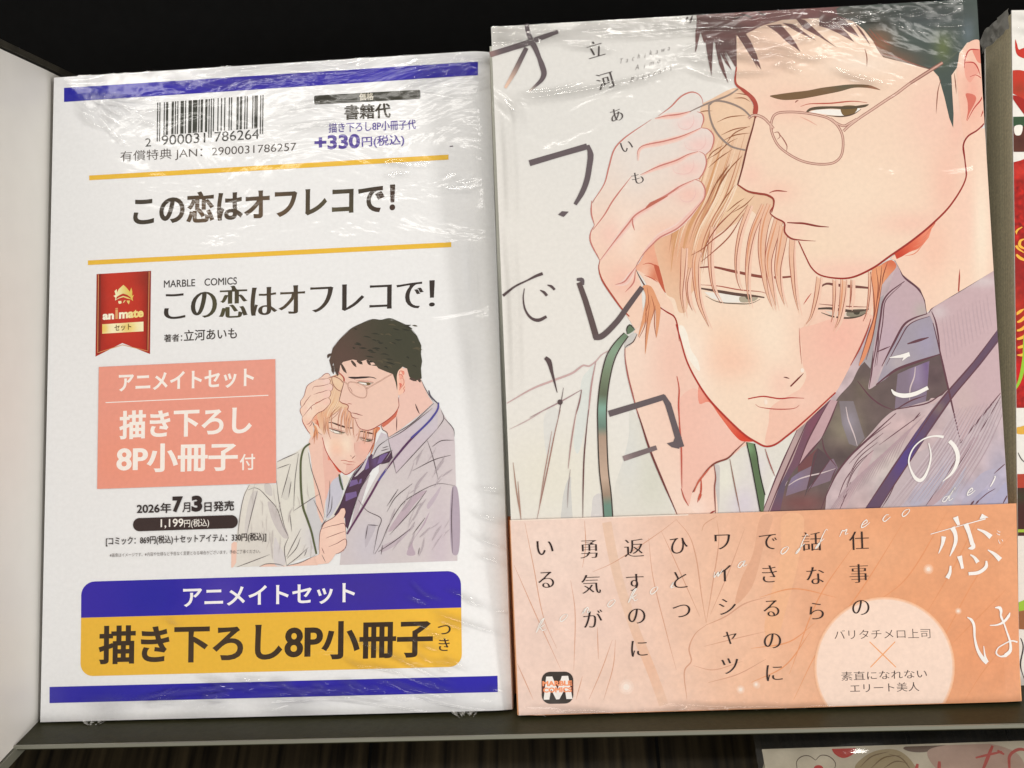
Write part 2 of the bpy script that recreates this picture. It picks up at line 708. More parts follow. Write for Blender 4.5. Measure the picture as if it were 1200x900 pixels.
    def text(self, s, x0, y0, x1, y1, h, col, bx=0.0, by=None):
        """ink box of s laid from (x0,y0) to (x1,y1) along its foot, h high, in photo pixels on this plane"""
        if by is None:
            by = bx
        base = outlines(s)
        lps = fatten(base, bx, by)
        allp = np.concatenate(lps)
        mn, mx = allp.min(0), allp.max(0)
        P0, P1 = np.array([x0, y0], float), np.array([x1, y1], float)
        ex = (P1 - P0) / (mx[0] - mn[0])
        l = self.pl.loc([P0])[0]
        upv = self.pl.pix([l + np.array([0, 0.004])])[0] - self.pl.pix([l])[0]
        ey = upv / np.linalg.norm(upv) * h / (mx[1] - mn[1])
        # letter by letter keeps overlapping shapes apart
        self._glyphs([q - mn for q in lps], P0, ex, ey, col)
        self.z += self.dz

    def char(self, ch, cx, cy, em, col, rot=0.0, bx=0.0, by=0.0, skew=0.0, sx=1.0):
        lps = fatten(outlines(ch), bx, by)
        if not lps:
            return
        allp = np.concatenate(lps)
        mid = (allp.min(0) + allp.max(0)) / 2
        a = math.radians(rot)
        ex = np.array([math.cos(a), math.sin(a)]) * em * sx
        ey = np.array([math.sin(a), -math.cos(a)]) * em
        ey = ey + ex * skew
        self._glyphs([q - mid for q in lps], np.array([cx, cy], float), ex, ey, col)
        self.z += self.dz

    def build(self, name, m, parent, label=None):
        V, Fc, C = np.concatenate(self.V), np.concatenate(self.F), np.concatenate(self.C)
        # make every face look out of the plane
        a, b, c = V[Fc[:, 0]], V[Fc[:, 1]], V[Fc[:, 2]]
        fl = np.cross(b - a, c - a)[:, 2] < 0
        Fc[fl] = Fc[fl][:, ::-1]
        o = link_mesh(name, V, Fc, m, parent, C)
        if label:
            o['label'] = label
        return o


def T(ox, oy, s):
    def f(*v):
        a = np.asarray(v, float).reshape(-1, 2)
        return a / s + np.array([ox, oy])
    return f


ta, tb, tc_, td, te = T(680, 90, 6), T(680, 220, 6), T(800, 0, 6), T(960, 0, 6), T(840, 100, 6)
tg, thh, ti, tj, tk = T(800, 240, 6), T(900, 280, 6), T(780, 380, 6), T(1000, 260, 6), T(1000, 380, 6)
tl, tm, tn, to, tp, tq = T(880, 470, 6), T(720, 470, 6), T(575, 340, 6), T(575, 480, 6), T(1000, 510, 6), T(1080, 620, 5)
tu, tv, tw = T(340, 365, 6), T(340, 500, 6), T(265, 530, 900 / 140.0)
t3 = T(560, 220, 3.75)

# ------------------------------------------------------------------ the printed drawing: two men, used on both covers
SK = (244, 217, 192)        # skin
SKP = (241, 194, 172)       # skin, pinker tint
LN = (168, 78, 66)          # red-brown pen line
LD = (92, 62, 56)           # dark pen line
HB = (233, 194, 162)        # fair hair
HBD = (208, 152, 116)
HD = (104, 82, 82)          # dark hair, brown tint
HG = (76, 86, 80)           # dark hair, green-grey tint


def people(ink, X, k, big, SK=SK, SKP=SKP):
    LN = (168, 78, 66) if big else (112, 70, 66)
    """X maps cover drawing coordinates to where this print has them; k scales the pen"""
    rnd = random.Random(3)

    def fill(p, c, smooth=True):
        cc = c
        if callable(c):
            cc = lambda P, c=c: c(XI(P))
        ink.fill(X(np.asarray(p, float).reshape(-1, 2)), cc, smooth, step=(4.0 if callable(c) else None))

    def line(p, w, c=LN, taper=(0.3, 0.3)):
        ink.line(X(np.asarray(p, float).reshape(-1, 2)), max(w * k, 0.42), c, taper, step=3.0 if big else 1.5)
    XI = X.inv

    # ---- fair man's neck and chest
    if big:
        neck = [(732, 408), (739, 398), (750, 372), (762, 350), (790, 350), (830, 430), (878, 518), (866, 526), (853, 537), (838, 543), (838, 612), (797, 612), (788, 589), (775, 560), (761, 525), (752, 497), (745, 477), (741, 463), (736, 440), (733, 420)]
        fill(neck, soft((243, 212, 192), (748, 420, 26, 40, (244, 219, 200), .8), (840, 500, 40, 60, (240, 188, 168), .8), (790, 420, 30, 60, (240, 190, 170), .6), (812, 590, 30, 30, (246, 218, 200), .6)))
        fill(tm(450, 0, 460, 180, 470, 600, 520, 735, 550, 640, 620, 520, 700, 440, 820, 390, 905, 290, 780, 160, 650, 0, 560, -90), soft((241, 192, 173), (850, 505, 30, 30, (243, 200, 182), .5)))
        fill(tm(600, 560, 560, 640, 530, 740, 600, 800, 690, 800, 710, 600, 700, 460, 640, 520), soft((244, 206, 186), (815, 600, 14, 20, (248, 222, 206), .8)))
    else:
        fill([(732, 408), (750, 372), (790, 350), (878, 518), (838, 560), (812, 640), (798, 740), (775, 690), (761, 600), (741, 463)], (238, 196, 178))
        fill([(800, 400), (878, 518), (838, 560), (812, 640), (806, 560), (796, 470)], (233, 184, 168))
    # ---- fair man's face
    face = [(788, 369), (779, 340), (776, 310), (790, 262), (830, 215), (890, 205), (960, 230), (1012, 290), (1022, 320), (1024, 350), (1023, 373)] + [tuple(q) for q in thh(740, 560, 700, 640, 650, 760, 580, 890)] + [tuple(q) for q in ti(1195, 480, 1100, 575, 1000, 660, 860, 780, 800, 830, 760, 850, 700, 858, 640, 830, 560, 780, 420, 650, 300, 520, 220, 400, 150, 260, 100, 90, 75, 0)]
    fill(face, soft(SK, (850, 400, 40, 26, (246, 207, 178), .75), (905, 400, 30, 60, (247, 226, 202), .8), (812, 430, 22, 50, (249, 232, 214), .8), (975, 400, 40, 60, SKP, .9), (930, 500, 36, 26, (242, 200, 180), .7), (850, 300, 40, 40, (244, 213, 188), .6), (858, 425, 34, 22, (245, 194, 168), .6), (915, 450, 16, 20, (243, 196, 176), .6), (905, 300, 26, 30, (244, 202, 178), .5)))
    # jaw-side shade of the drawing, pinker ink
    fill([(937, 386), (939, 402), (941, 428), (945, 440), (938, 455), (925, 463), (903, 478), (901, 494), (897, 520), (903, 522), (916, 514), (935, 503), (955, 485), (979, 460), (997, 428), (1008, 407), (1017, 387), (1023, 371), (1010, 366), (980, 372), (955, 380)], soft(SKP, (985, 395, 30, 30, (243, 184, 165), .7), (940, 470, 20, 14, (243, 204, 184), .6)))
    fill(ti(235, 430, 260, 460, 300, 520, 420, 650, 560, 780, 620, 822, 570, 825, 530, 820, 480, 775, 380, 645, 300, 545, 240, 560), soft((226, 110, 84), (875, 512, 18, 14, (212, 64, 44), .9), (822, 462, 10, 22, (240, 165, 145), .9)))
    if big:
        fill(ti(92, 10, 125, 150, 180, 270, 240, 330, 225, 250, 180, 180, 150, 60, 120, 10), (250, 236, 220))
    # ear of the fair man
    fill(tb(390, 570, 420, 520, 460, 450, 520, 385, 560, 480, 590, 600, 605, 740, 560, 690, 500, 640, 450, 620), soft((236, 172, 142), (757, 320, 8, 12, (246, 205, 178), .8), (768, 325, 8, 14, (216, 124, 92), .9)))
    fill(tb(400, 580, 450, 650, 520, 790, 600, 850, 660, 890, 640, 800, 600, 750, 545, 660, 480, 625), (243, 208, 184))
    line(tb(440, 540, 480, 530, 520, 545, 560, 600), 1.2, (196, 96, 72))
    line(tb(450, 615, 500, 635, 545, 665), 1.2, (196, 96, 72))
    fill(tb(520, 540, 560, 560, 590, 640, 600, 740, 565, 690, 540, 620), (196, 96, 70))
    line(tb(385, 565, 430, 650, 500, 760, 560, 840, 660, 898), 1.9, LD)
    if big:
        line([(768, 357), (782, 366), (790, 371), (794, 382), (796, 400)], 1.8, (160, 52, 44))

    # ---- fair hair
    mass = [(806, 132), (830, 118), (866, 103), (880, 118), (885, 140), (866, 217), (880, 224), (900, 229), (908, 236), (905, 250), (896, 262), (880, 247), (862, 262), (840, 275), (830, 288), (822, 304), (821, 330), (823, 362), (814, 340), (808, 350), (803, 366), (796, 366), (790, 350), (782, 346), (776, 326), (770, 303), (767, 284), (785, 250), (810, 215), (818, 190), (822, 150)]
    fill(mass, soft(HB, (850, 140, 34, 30, (240, 208, 176), .8), (800, 290, 30, 40, (228, 170, 134), .9), (850, 235, 26, 22, (238, 206, 166), .7), (820, 330, 12, 50, (236, 184, 146), .8), (835, 190, 20, 40, (226, 182, 144), .5)))
    gl = [(834, 140), (816, 190), (806, 225), (786, 268), (776, 345)]
    gr = [(884, 160), (872, 205), (862, 232), (838, 276), (822, 360)]
    GL, GR = catmull(gl, False, 4), catmull(gr, False, 4)
    tt = np.linspace(0, 1, 24)
    GL = np.stack([np.interp(tt, np.linspace(0, 1, len(GL)), GL[:, i]) for i in (0, 1)], 1)
    GR = np.stack([np.interp(tt, np.linspace(0, 1, len(GR)), GR[:, i]) for i in (0, 1)], 1)
    for q in range(64 if big else 14):
        u = rnd.uniform(0.02, 0.98)
        a, b = sorted((rnd.uniform(0, 0.55), rnd.uniform(0.6, 1.0)))
        i0, i1 = int(a * 23), int(b * 23)
        if i1 - i0 < 5:
            continue
        c = rnd.choice([HBD, (214, 158, 112), (192, 128, 98), (246, 220, 192), (242, 208, 176)])
        path = GL[i0:i1] * (1 - u) + GR[i0:i1] * u
        line(path[::3] + np.array([rnd.uniform(-1, 1), 0]), rnd.choice([0.8, 1.0, 1.4, 3.2]) if sum(c) > 480 else rnd.choice([0.8, 1.1, 1.4]), c, (0.1, 0.1))
    if big:
        for p in (ta(960, 320, 1040, 285, 1170, 270), ta(990, 410, 1080, 370, 1195, 350), ta(1000, 450, 1090, 410, 1195, 395), ta(1020, 480, 1080, 400, 1195, 345), ta(890, 580, 960, 540, 1050, 460, 1110, 430),
                  ta(830, 250, 880, 240, 930, 240), ta(1090, 115, 1160, 125, 1195, 140), ta(1080, 150, 1150, 150, 1195, 175), ta(890, 585, 930, 530, 1010, 480), ta(900, 640, 980, 570, 1070, 510), ta(890, 890, 960, 740, 1050, 610), ta(925, 895, 1010, 700, 1140, 555), te(0, 890, 60, 790, 130, 700), te(0, 690, 60, 600, 95, 555), te(0, 740, 90, 590, 180, 490), te(70, 890, 140, 830, 200, 790), te(110, 895, 200, 840, 265, 775)):
            line(p, 1.2, (150, 92, 60), (0.2, 0.1))
    # strands across forehead and brows
    strands = [
        (tg(470, 0, 400, 200, 372, 400, 385, 540, 410, 600), 4.0), (tg(575, 0, 490, 200, 455, 400, 455, 600, 475, 722), 7.0),
        (tg(625, 0, 580, 120, 556, 300, 570, 480, 600, 640, 640, 745), 11.0), (tg(680, 90, 630, 260, 602, 400, 622, 560, 660, 740), 11.0),
        (tg(716, 150, 690, 300, 668, 450, 685, 600, 720, 716), 11.0), (tg(770, 240, 765, 350, 772, 480, 790, 640, 822, 775), 6.0),
        (thh(358, 265, 335, 420, 295, 560, 250, 620), 5.0), (thh(466, 285, 465, 420, 455, 540, 440, 600), 3.6),
        (thh(532, 285, 522, 420, 494, 580, 455, 655), 7.0), (thh(585, 285, 582, 400, 572, 500), 1.6), (thh(715, 230, 712, 380, 692, 520, 668, 580), 3.0),
        (tg(210, 150, 190, 300, 192, 450, 215, 590, 268, 692), 4.4), (tg(110, 330, 92, 400, 92, 520, 118, 700, 190, 870), 8.0), (tg(50, 440, 28, 560, 42, 680, 75, 757), 2.6), (tg(10, 300, 0, 480, -8, 640, 14, 790), 6.0)]
    brow = [tg(120, 441, 210, 437, 350, 466, 560, 506, 700, 510, 770, 504), thh(365, 340, 410, 315, 470, 322, 560, 332, 640, 338, 728, 346)]
    line(brow[0], 3.4 if big else 5.0, (138, 74, 62) if big else (92, 62, 52), (0.4, 0.6))
    line(brow[1], 3.4 if big else 5.0, (120, 74, 66) if big else (92, 62, 52), (0.5, 0.6))
    # eyes of the fair man
    fill(tg(150, 612, 300, 624, 460, 640, 430, 688, 300, 688, 200, 655), (238, 230, 218), False)
    fill(tg(398, 650, 530, 654, 508, 674, 470, 684, 404, 682), (176, 164, 142))
    fill(tg(440, 645, 488, 648, 480, 664, 452, 664), (104, 94, 76))
    line(tg(130, 588, 220, 603, 400, 632, 510, 642, 575, 652), 3.6, (98, 72, 62), (0.5, 0.4))
    line(tg(122, 562, 250, 571, 400, 598, 560, 614, 606, 632), 1.3, (176, 90, 74))
    line(tg(160, 640, 240, 680, 380, 695, 480, 693, 545, 664), 1.3, (110, 94, 78))
    fill(thh(400, 507, 600, 518, 640, 545, 555, 548, 450, 540), (226, 206, 188), False)
    fill(thh(560, 506, 692, 500, 664, 540, 600, 550, 552, 538), (140, 130, 112))
    fill(thh(600, 508, 645, 508, 640, 530, 608, 530), (74, 66, 56))
    line(thh(335, 455, 450, 466, 600, 476, 722, 479), 1.2, (150, 90, 78))
    line(thh(345, 491, 430, 488, 600, 508, 690, 498, 722, 488), 3.2, (86, 70, 60), (0.6, 0.4))
    line(thh(375, 518, 450, 544, 560, 556, 640, 545, 692, 520), 2.0, (84, 72, 60))
    line(ti(940, 25, 942, 90, 947, 170, 957, 280), 1.0, (198, 120, 104))
    line(ti(830, 372, 850, 375, 870, 382), 1.5, (110, 60, 56))
    line(ti(970, 345, 920, 395, 878, 437), 1.8, (120, 46, 40), (0.2, 0.9))
    if big:
        fill(ti(950, 315, 962, 308, 975, 322, 968, 338, 952, 335), (249, 230, 214))
    line(tg(905, 622, 880, 655, 850, 700), 1.2, (196, 92, 78))
    line(ti(580, 525, 630, 514, 690, 507, 740, 514, 800, 523, 880, 517, 975, 520), 1.6, (182, 62, 54), (0.8, 0.3))
    line(ti(632, 562, 650, 578, 680, 586, 780, 597, 900, 592, 925, 582, 940, 567), 1.2, (186, 84, 72))
    if big:
        fill(ti(695, 530, 712, 530, 716, 560, 700, 565), (249, 226, 208))
    if big:
        for pth, w in strands:
            ink.line(X(np.asarray(pth) + np.array([3.2, 1.0])), 4.0, (242, 200, 176), (.8, .1))
    for pth, w in strands:
        q = catmull(pth, False, 3)
        n = len(q)
        t = np.gradient(q, axis=0)
        t /= np.linalg.norm(t, axis=1)[:, None]
        nr = np.stack([-t[:, 1], t[:, 0]], 1)
        ww = w * np.clip(1 - np.linspace(0, 1, n) ** 1.6, 0.05, 1)[:, None] / 2
        A, B = q + nr * ww, q - nr * ww
        fill(np.r_[A, B[::-1]][::2], (234, 188, 158), False)
        line(A[::3], 0.9, (180, 104, 82))
        line(B[::3], 0.9, (162, 90, 72))
        if w > 6:
            line((q + nr * ww * .3)[: n * 2 // 3: 3], 1.8, (220, 152, 114))
    fill(thh(735, 212, 780, 190, 870, 148, 903, 190, 850, 260, 800, 330, 788, 420, 760, 560, 730, 700, 680, 840, 640, 893, 665, 800, 700, 690, 738, 560, 738, 400), soft((226, 146, 106), (1030, 320, 8, 30, (236, 168, 122), .8), (1046, 306, 12, 10, (208, 96, 66), .7)))
    for p in (thh(760, 205, 775, 330, 760, 480, 745, 560), thh(800, 190, 790, 300, 775, 420), thh(720, 230, 745, 420, 745, 540, 700, 690, 650, 850), thh(800, 330, 760, 560, 735, 690, 690, 850), thh(840, 165, 810, 260, 800, 330)):
        line(p, 1.2, (142, 72, 56))
    for p in (tg(460, 0, 300, 180, 215, 245, 140, 310, 60, 355), tg(430, 60, 330, 220, 210, 335, 130, 400), tg(400, 0, 240, 160, 165, 280, 130, 370)):
        line(p, 1.3, (158, 84, 62))
    # jaw line
    line(ti(75, 0, 100, 90, 150, 260, 220, 400, 300, 520, 420, 650, 560, 780, 640, 830, 700, 858, 760, 850, 860, 780, 1000, 660, 1195, 480), 2.2, (176, 58, 48), (0.7, 0.7))
    line([tuple(q) for q in thh(580, 890, 650, 760, 700, 640, 725, 560)], 1.8, (170, 70, 56))
    # nape tuft
    tuft = n_ = [tuple(q) for q in tb(440, 690, 460, 760, 440, 900)] + [(748, 395), (757, 376), (756, 415), (762, 380), (768, 362), (769, 396), (774, 360), (771, 352), (762, 335)]
    fill(tuft, (226, 158, 116))
    for p in (tb(470, 700, 480, 800, 455, 900), tb(500, 760, 520, 850, 500, 930), [(757, 350), (756, 380), (749, 396)], [(762, 352), (757, 390), (756, 412)], [(768, 358), (767, 380), (769, 395)]):
        line(p, 1.0, (172, 98, 68))

    # ---- hand resting on the fair hair
    hand = [tuple(q) for q in ta(550, 275, 640, 208, 690, 155, 730, 125, 790, 107, 835, 125, 858, 160, 862, 190, 840, 240, 862, 262, 868, 300, 850, 358, 895, 368, 932, 402, 940, 440, 920, 510, 880, 550, 888, 600, 872, 660, 835, 718, 862, 752, 879, 805, 868, 862, 842, 895)] + \
           [tuple(q) for q in tb(868, 75, 820, 142, 765, 208, 682, 286, 560, 350, 512, 393, 440, 470, 388, 560, 400, 600, 430, 690)] + [(752, 345), (752, 376), (745, 385), (737, 374), (729, 361)] + \
           [tuple(q) for q in tb(240, 780, 150, 640, 130, 560, 138, 512, 72, 372, 78, 312, 100, 262, 80, 180, 85, 90)] + [tuple(q) for q in ta(85, 890, 130, 810, 170, 750, 200, 640, 240, 510, 300, 440, 500, 300)]
    pale = (229, 221, 212) if big else (238, 204, 186)
    fill(hand, soft(grad(pale, (760, 130), (243, 208, 185), (770, 320)), (745, 190, 20, 40, (232, 222, 212), .7 if big else 0), (850, 160, 22, 40, (240, 206, 194), .6), (735, 270, 14, 30, (248, 228, 210), .7), (760, 290, 20, 20, (245, 212, 188), .7), (715, 275, 14, 16, (244, 200, 184), .7), (808, 145, 16, 10, (242, 206, 198), .8), (820, 170, 18, 10, (243, 200, 190), .8), (808, 198, 18, 10, (243, 198, 186), .8), (808, 228, 18, 12, (243, 194, 178), .8), (730, 330, 20, 20, (243, 192, 172), .8), (790, 270, 30, 12, (243, 196, 174), .6)))
    PL = (202, 128, 116) if big else (150, 84, 76)
    if big:
        for p in (ta(525, 296, 600, 280, 700, 268, 780, 246), ta(410, 590, 415, 520, 440, 494, 600, 456, 720, 422, 850, 364), ta(430, 694, 550, 636, 680, 592, 760, 552, 830, 530), ta(490, 894, 600, 842, 700, 778, 805, 728), tb(690, 10, 600, 66, 470, 146, 385, 200, 340, 256, 230, 396, 146, 512), tb(250, 686, 315, 664, 355, 614, 390, 564), tb(870, 10, 862, 70, 812, 138, 757, 200, 676, 276, 554, 340, 506, 383, 434, 460)):
            line(p, 7.5, (240, 208, 194), (.1, .1))
            line(p, 4.0, (239, 194, 179), (.1, .1))
    for p in (ta(500, 300, 300, 440, 240, 510, 200, 640, 170, 750, 80, 890), ta(550, 275, 640, 208, 690, 155, 730, 125, 790, 107, 835, 125, 858, 160, 862, 190), ta(525, 292, 600, 275, 700, 262, 780, 240), ta(400, 590, 405, 520, 430, 490, 600, 450, 720, 415, 850, 358), ta(420, 690, 550, 630, 680, 585, 760, 545, 830, 524),
              ta(480, 890, 600, 835, 700, 770, 805, 722), ta(820, 245, 855, 258, 868, 300, 850, 358), ta(850, 358, 895, 366, 932, 402, 940, 440, 920, 510, 880, 548), ta(835, 524, 872, 545, 887, 600, 872, 660, 835, 715, 805, 722), ta(805, 722, 850, 740, 879, 800, 868, 862, 842, 895),
              tb(80, 90, 78, 180, 100, 262), tb(360, -80, 230, 90, 170, 190, 90, 295), tb(690, 5, 600, 60, 470, 140, 385, 195, 340, 250, 230, 390, 140, 510), tb(370, 210, 368, 250, 382, 300), tb(100, 262, 75, 310, 70, 370, 138, 512),
              tb(138, 512, 130, 560, 150, 640, 240, 780, 300, 860, 345, 905), tb(245, 682, 310, 660, 350, 610, 388, 560), tb(315, 735, 375, 665, 388, 580), tb(875, 5, 870, 70, 820, 142, 765, 208, 682, 286, 560, 350, 512, 393, 440, 470, 388, 560)):
        line(p, 1.7, PL, (0.25, 0.35))
    line(tb(138, 512, 130, 560, 150, 640, 240, 780, 300, 860, 345, 905), 2.2, (176, 84, 68), (0.3, 0.7))
    fill(tb(455, 150, 480, 115, 560, 75, 620, 55, 540, 105), (190, 108, 90))
    if big:
        for (cx, cy, rx) in ((803, 143, 9), (814, 167, 12), (800, 195, 12), (805, 228, 9)):
            ink.line(X(np.array([(cx + rx, cy - 9), (cx + rx + 1, cy), (cx + rx - 5, cy + 8), (cx - rx + 3, cy + 7), (cx - rx, cy)])), 0.8, (234, 190, 182), (0.2, 0.2))

    # ---- dark-haired man: neck, face
    if big:
        fill([(1043, 303), (1070, 280), (1093, 262), (1118, 236), (1128, 190), (1130, 150), (1170, 150), (1200, 330), (1167, 316), (1092, 361), (1086, 366), (1084, 352), (1078, 338), (1058, 322), (1049, 305)], soft((244, 208, 184), (1115, 330, 30, 40, (246, 216, 190), .8), (1150, 270, 12, 80, (247, 229, 205), .9), (1095, 290, 20, 40, (244, 198, 174), .8), (1130, 250, 12, 60, (246, 206, 184), .7)), False)
        fill(tj(285, 215, 400, 130, 565, 5, 530, 110, 490, 160, 440, 195, 390, 215, 340, 245, 305, 262), soft((228, 112, 82), (1052, 300, 16, 14, (196, 62, 44), .8), (1088, 275, 12, 18, (240, 150, 120), .8)), False)
        for q in range(7):
            a = np.array([(1060 + q * 5.0, 300 - q * 5.0), (1072 + q * 4.0, 297 - q * 6.0), (1082 + q * 1.6, 286 - q * 3.4)])
            line(a, 1.0, (226, 130, 100))
        line(tj(740, 490, 745, 400, 748, 330), 1.8, (176, 72, 60), (0.9, 0.1))
    else:
        Q = lambda *v: XI(tu(*v))
        fill(Q(630, 800, 700, 740, 765, 680, 770, 560, 790, 400, 880, 390, 918, 470, 940, 530, 975, 600, 1005, 642, 940, 705, 850, 772, 760, 840, 695, 885, 682, 860, 650, 830), soft((238, 198, 182), tuple([*Q(900, 560)[0], 200, 200, (234, 192, 178), .8])), False)
        fill(Q(640, 800, 700, 740, 760, 690, 745, 740, 690, 790, 655, 815), (206, 112, 90), False)
        line(Q(880, 650, 895, 690, 910, 720), 4.0, LN)
        line(Q(750, 740, 748, 840), 3.0, LN)
    prof = [(863, 72)] + [tuple(q) for q in tc_(375, 590, 440, 640, 505, 700, 524, 760, 492, 890)] + [tuple(q) for q in te(255, 290, 215, 430, 180, 580, 147, 700, 220, 745, 300, 762, 350, 770, 398, 800, 392, 870)] + \
           [tuple(q) for q in tg(615, 55, 650, 90, 715, 128, 717, 190, 760, 235, 815, 255, 868, 370, 905, 440, 960, 490, 1080, 516, 1190, 510)] + [(1023, 314), (1043, 300), (1070, 281), (1093, 262), (1115, 239), (1132, 208), (1131, 190), (1129, 165), (1140, 120), (1150, 0), (1000, -12), (863, 0)]
    fill(prof, soft((243, 213, 188) if big else SK, (1000, 225, 60, 50, (246, 221, 195), .7), (930, 122, 40, 18, (243, 198, 176), .9), (1090, 130, 30, 50, (244, 203, 182), .9), (960, 290, 40, 24, (243, 216, 188), .7), (900, 60, 30, 40, (240, 206, 184), .7), (1010, 75, 50, 14, (247, 226, 206), .8), (1110, 215, 22, 60, (243, 196, 174), .9), (910, 225, 24, 14, (244, 200, 178), .8), (925, 268, 16, 14, (244, 202, 182), .7), (1000, 318, 60, 14, (244, 198, 178), .8), (1070, 262, 40, 14, (243, 196, 176), .7), (873, 150, 12, 40, (244, 202, 180), .6), (880, 205, 14, 14, (245, 200, 180), .7), (1122, 150, 12, 30, (243, 190, 170), .7)) if big else SK, False)
    # profile and jaw lines
    line([(863, 78)] + [tuple(q) for q in tc_(375, 590, 440, 640, 505, 700, 524, 760, 510, 830)], 3.0, (178, 84, 70), (0.5, 0.8))
    fill(tc_(375, 590, 440, 636, 505, 696, 528, 740, 520, 800, 495, 800, 498, 740, 470, 690, 420, 645), (176, 78, 64))
    line(te(272, 215, 255, 290, 215, 430, 180, 580, 147, 700), 2.0, (118, 62, 52), (0.7, 0.8))
    line(te(147, 698, 220, 745, 300, 762, 350, 770, 398, 800, 400, 840, 385, 895), 2.6, (156, 70, 56), (0.6, 0.5))
    line(tg(640, 5, 615, 55, 650, 90, 715, 128, 717, 190, 760, 235, 830, 248, 935, 255), 2.0, (150, 62, 52), (0.5, 0.2))
    line([tuple(q) for q in tg(815, 255, 868, 370, 905, 440, 960, 490, 1080, 516, 1190, 510)] + [(1023, 314), (1043, 300), (1070, 281), (1093, 262), (1115, 239), (1132, 208), (1131, 190), (1129, 171)], 2.3, (158, 52, 44), (0.5, 0.6))
    line(tg(735, 125, 790, 128, 850, 131, 950, 150, 1028, 156), 2.4, (140, 58, 50), (0.5, 0.3))
    line(te(368, 758, 390, 747, 420, 741, 495, 747), 1.7, (160, 66, 54))
    # brow and eye
    fill([(902, 112.5), (912, 110.5), (930, 108), (947, 106), (962, 103), (977, 101), (995, 99), (1012, 99), (1020, 100), (1032, 105.5), (1016, 103), (1000, 103), (985, 107), (968, 110.5), (950, 114), (933, 116.6), (915, 116.8)], soft((122, 94, 66), (990, 100, 16, 8, (96, 94, 76), .8), (1024, 103, 8, 5, (176, 120, 96), .8)) if big else (58, 46, 46))
    fill(te(650, 188, 700, 172, 800, 168, 880, 172, 1000, 158, 1010, 172, 960, 200, 880, 216, 780, 207), (247, 240, 230), False)
    fill(te(872, 152, 988, 150, 982, 180, 945, 207, 888, 210), (124, 98, 62))
    fill(te(628, 186, 650, 162, 700, 150, 800, 147, 880, 147, 960, 146, 1070, 134, 1050, 150, 985, 162, 900, 168, 800, 164, 720, 170, 660, 178, 640, 190), (94, 80, 62))
    line(te(588, 149, 640, 132, 720, 128, 800, 126, 960, 112, 1058, 122), 1.6, (188, 92, 74))
    line(te(770, 212, 880, 219, 960, 202, 1015, 168), 1.6, (96, 74, 60))
    line(te(550, 122, 562, 110, 575, 106), 1.4, (150, 84, 70))
    line(te(585, 220, 650, 250, 705, 282), 1.2, (226, 170, 148))
    # spectacles
    G1, G2 = (160, 102, 90), (222, 184, 164)
    rim = te(385, 250, 400, 215, 430, 195, 480, 188, 580, 190, 720, 212, 790, 235, 850, 285, 882, 350, 888, 430, 872, 500, 830, 540, 780, 553, 700, 553, 600, 532, 500, 480, 430, 420, 390, 340, 380, 290, 385, 250)
    for w, c in ((3.0, G1), (1.5, G2)):
        line(rim, w, c, (1, 1))
        line(te(222, 232, 250, 212, 280, 210, 330, 230, 375, 275, 400, 305), w + .3, c, (0.9, 0.9))
        line([tuple(q) for q in te(890, 322, 930, 285, 1000, 232, 1100, 165, 1200, 98)] + [(1050, 110)] + [tuple(q) for q in td(640, 585, 750, 515, 868, 440)], w + .5, c, (0.9, 0.9))
        line(te(800, 232, 850, 270, 895, 285, 935, 265, 985, 235), w, c, (0.8, 0.8))
    line(te(400, 335, 430, 328, 445, 360, 425, 380), 1.2, G1)
    line(te(440, 340, 475, 390, 494, 430, 490, 462), 1.4, G1)
    G3 = (150, 132, 122) if big else G1
    line(ta(905, 195, 908, 260, 935, 350, 990, 430, 1060, 488, 1110, 505, 1160, 515), 2.2, G3, (0.8, 0.8))
    line(ta(905, 200, 940, 172, 1000, 172, 1080, 195, 1150, 232, 1198, 280), 2.2, G3, (0.8, 0.8))
    line(ta(770, 245, 840, 212, 900, 185, 980, 155, 1050, 125, 1110, 85), 2.0, G3, (0.5, 0.8))
    # dark hair
    if big:
        fill(tc_(95, 108, 400, 80, 800, 50, 1200, 18, 1220, 150, 1000, 125, 700, 140, 560, 180, 445, 238, 380, 246, 370, 300, 150, 300, 110, 180), soft((128, 92, 88), (870, 20, 40, 14, (140, 92, 90), .8), (845, 36, 20, 12, (92, 82, 76), .8), (960, 14, 50, 10, (134, 90, 88), .7)), False)
        hc = soft((124, 90, 86), (840, 60, 30, 20, (104, 82, 80), .7))
        for p in ((105, 105, 90, 220, 88, 372, 100, 340, 122, 240, 150, 110), (150, 110, 150, 220, 175, 400, 203, 535, 210, 400, 215, 300, 250, 240, 240, 110), (225, 240, 230, 330, 255, 450, 285, 520, 322, 586, 290, 470, 262, 372, 300, 440, 346, 496, 300, 390, 285, 290),
                  (240, 110, 250, 290, 290, 360, 330, 440, 300, 360, 340, 420, 368, 468, 381, 465, 378, 250, 390, 110), (380, 245, 430, 320, 480, 400, 554, 492, 520, 380, 480, 290, 440, 230), (455, 340, 480, 400, 530, 485, 500, 400),
                  (590, 178, 680, 240, 760, 310, 828, 366, 800, 310, 760, 250, 690, 170), (650, 215, 720, 285, 790, 340, 720, 270), (700, 160, 800, 220, 940, 287, 860, 230, 780, 170), (790, 125, 850, 200, 960, 258, 1085, 336, 1000, 270, 940, 215, 860, 140)):
            fill(tc_(*p), hc, False)
        for p in ((0, 70, 0, 182, 60, 200, 130, 232, 246, 295, 200, 235, 140, 180, 60, 118), (60, 118, 130, 170, 200, 222, 282, 260, 240, 200, 180, 138, 130, 108), (240, 150, 290, 230, 362, 322, 330, 260, 300, 215)):
            fill(td(*p), hc, False)
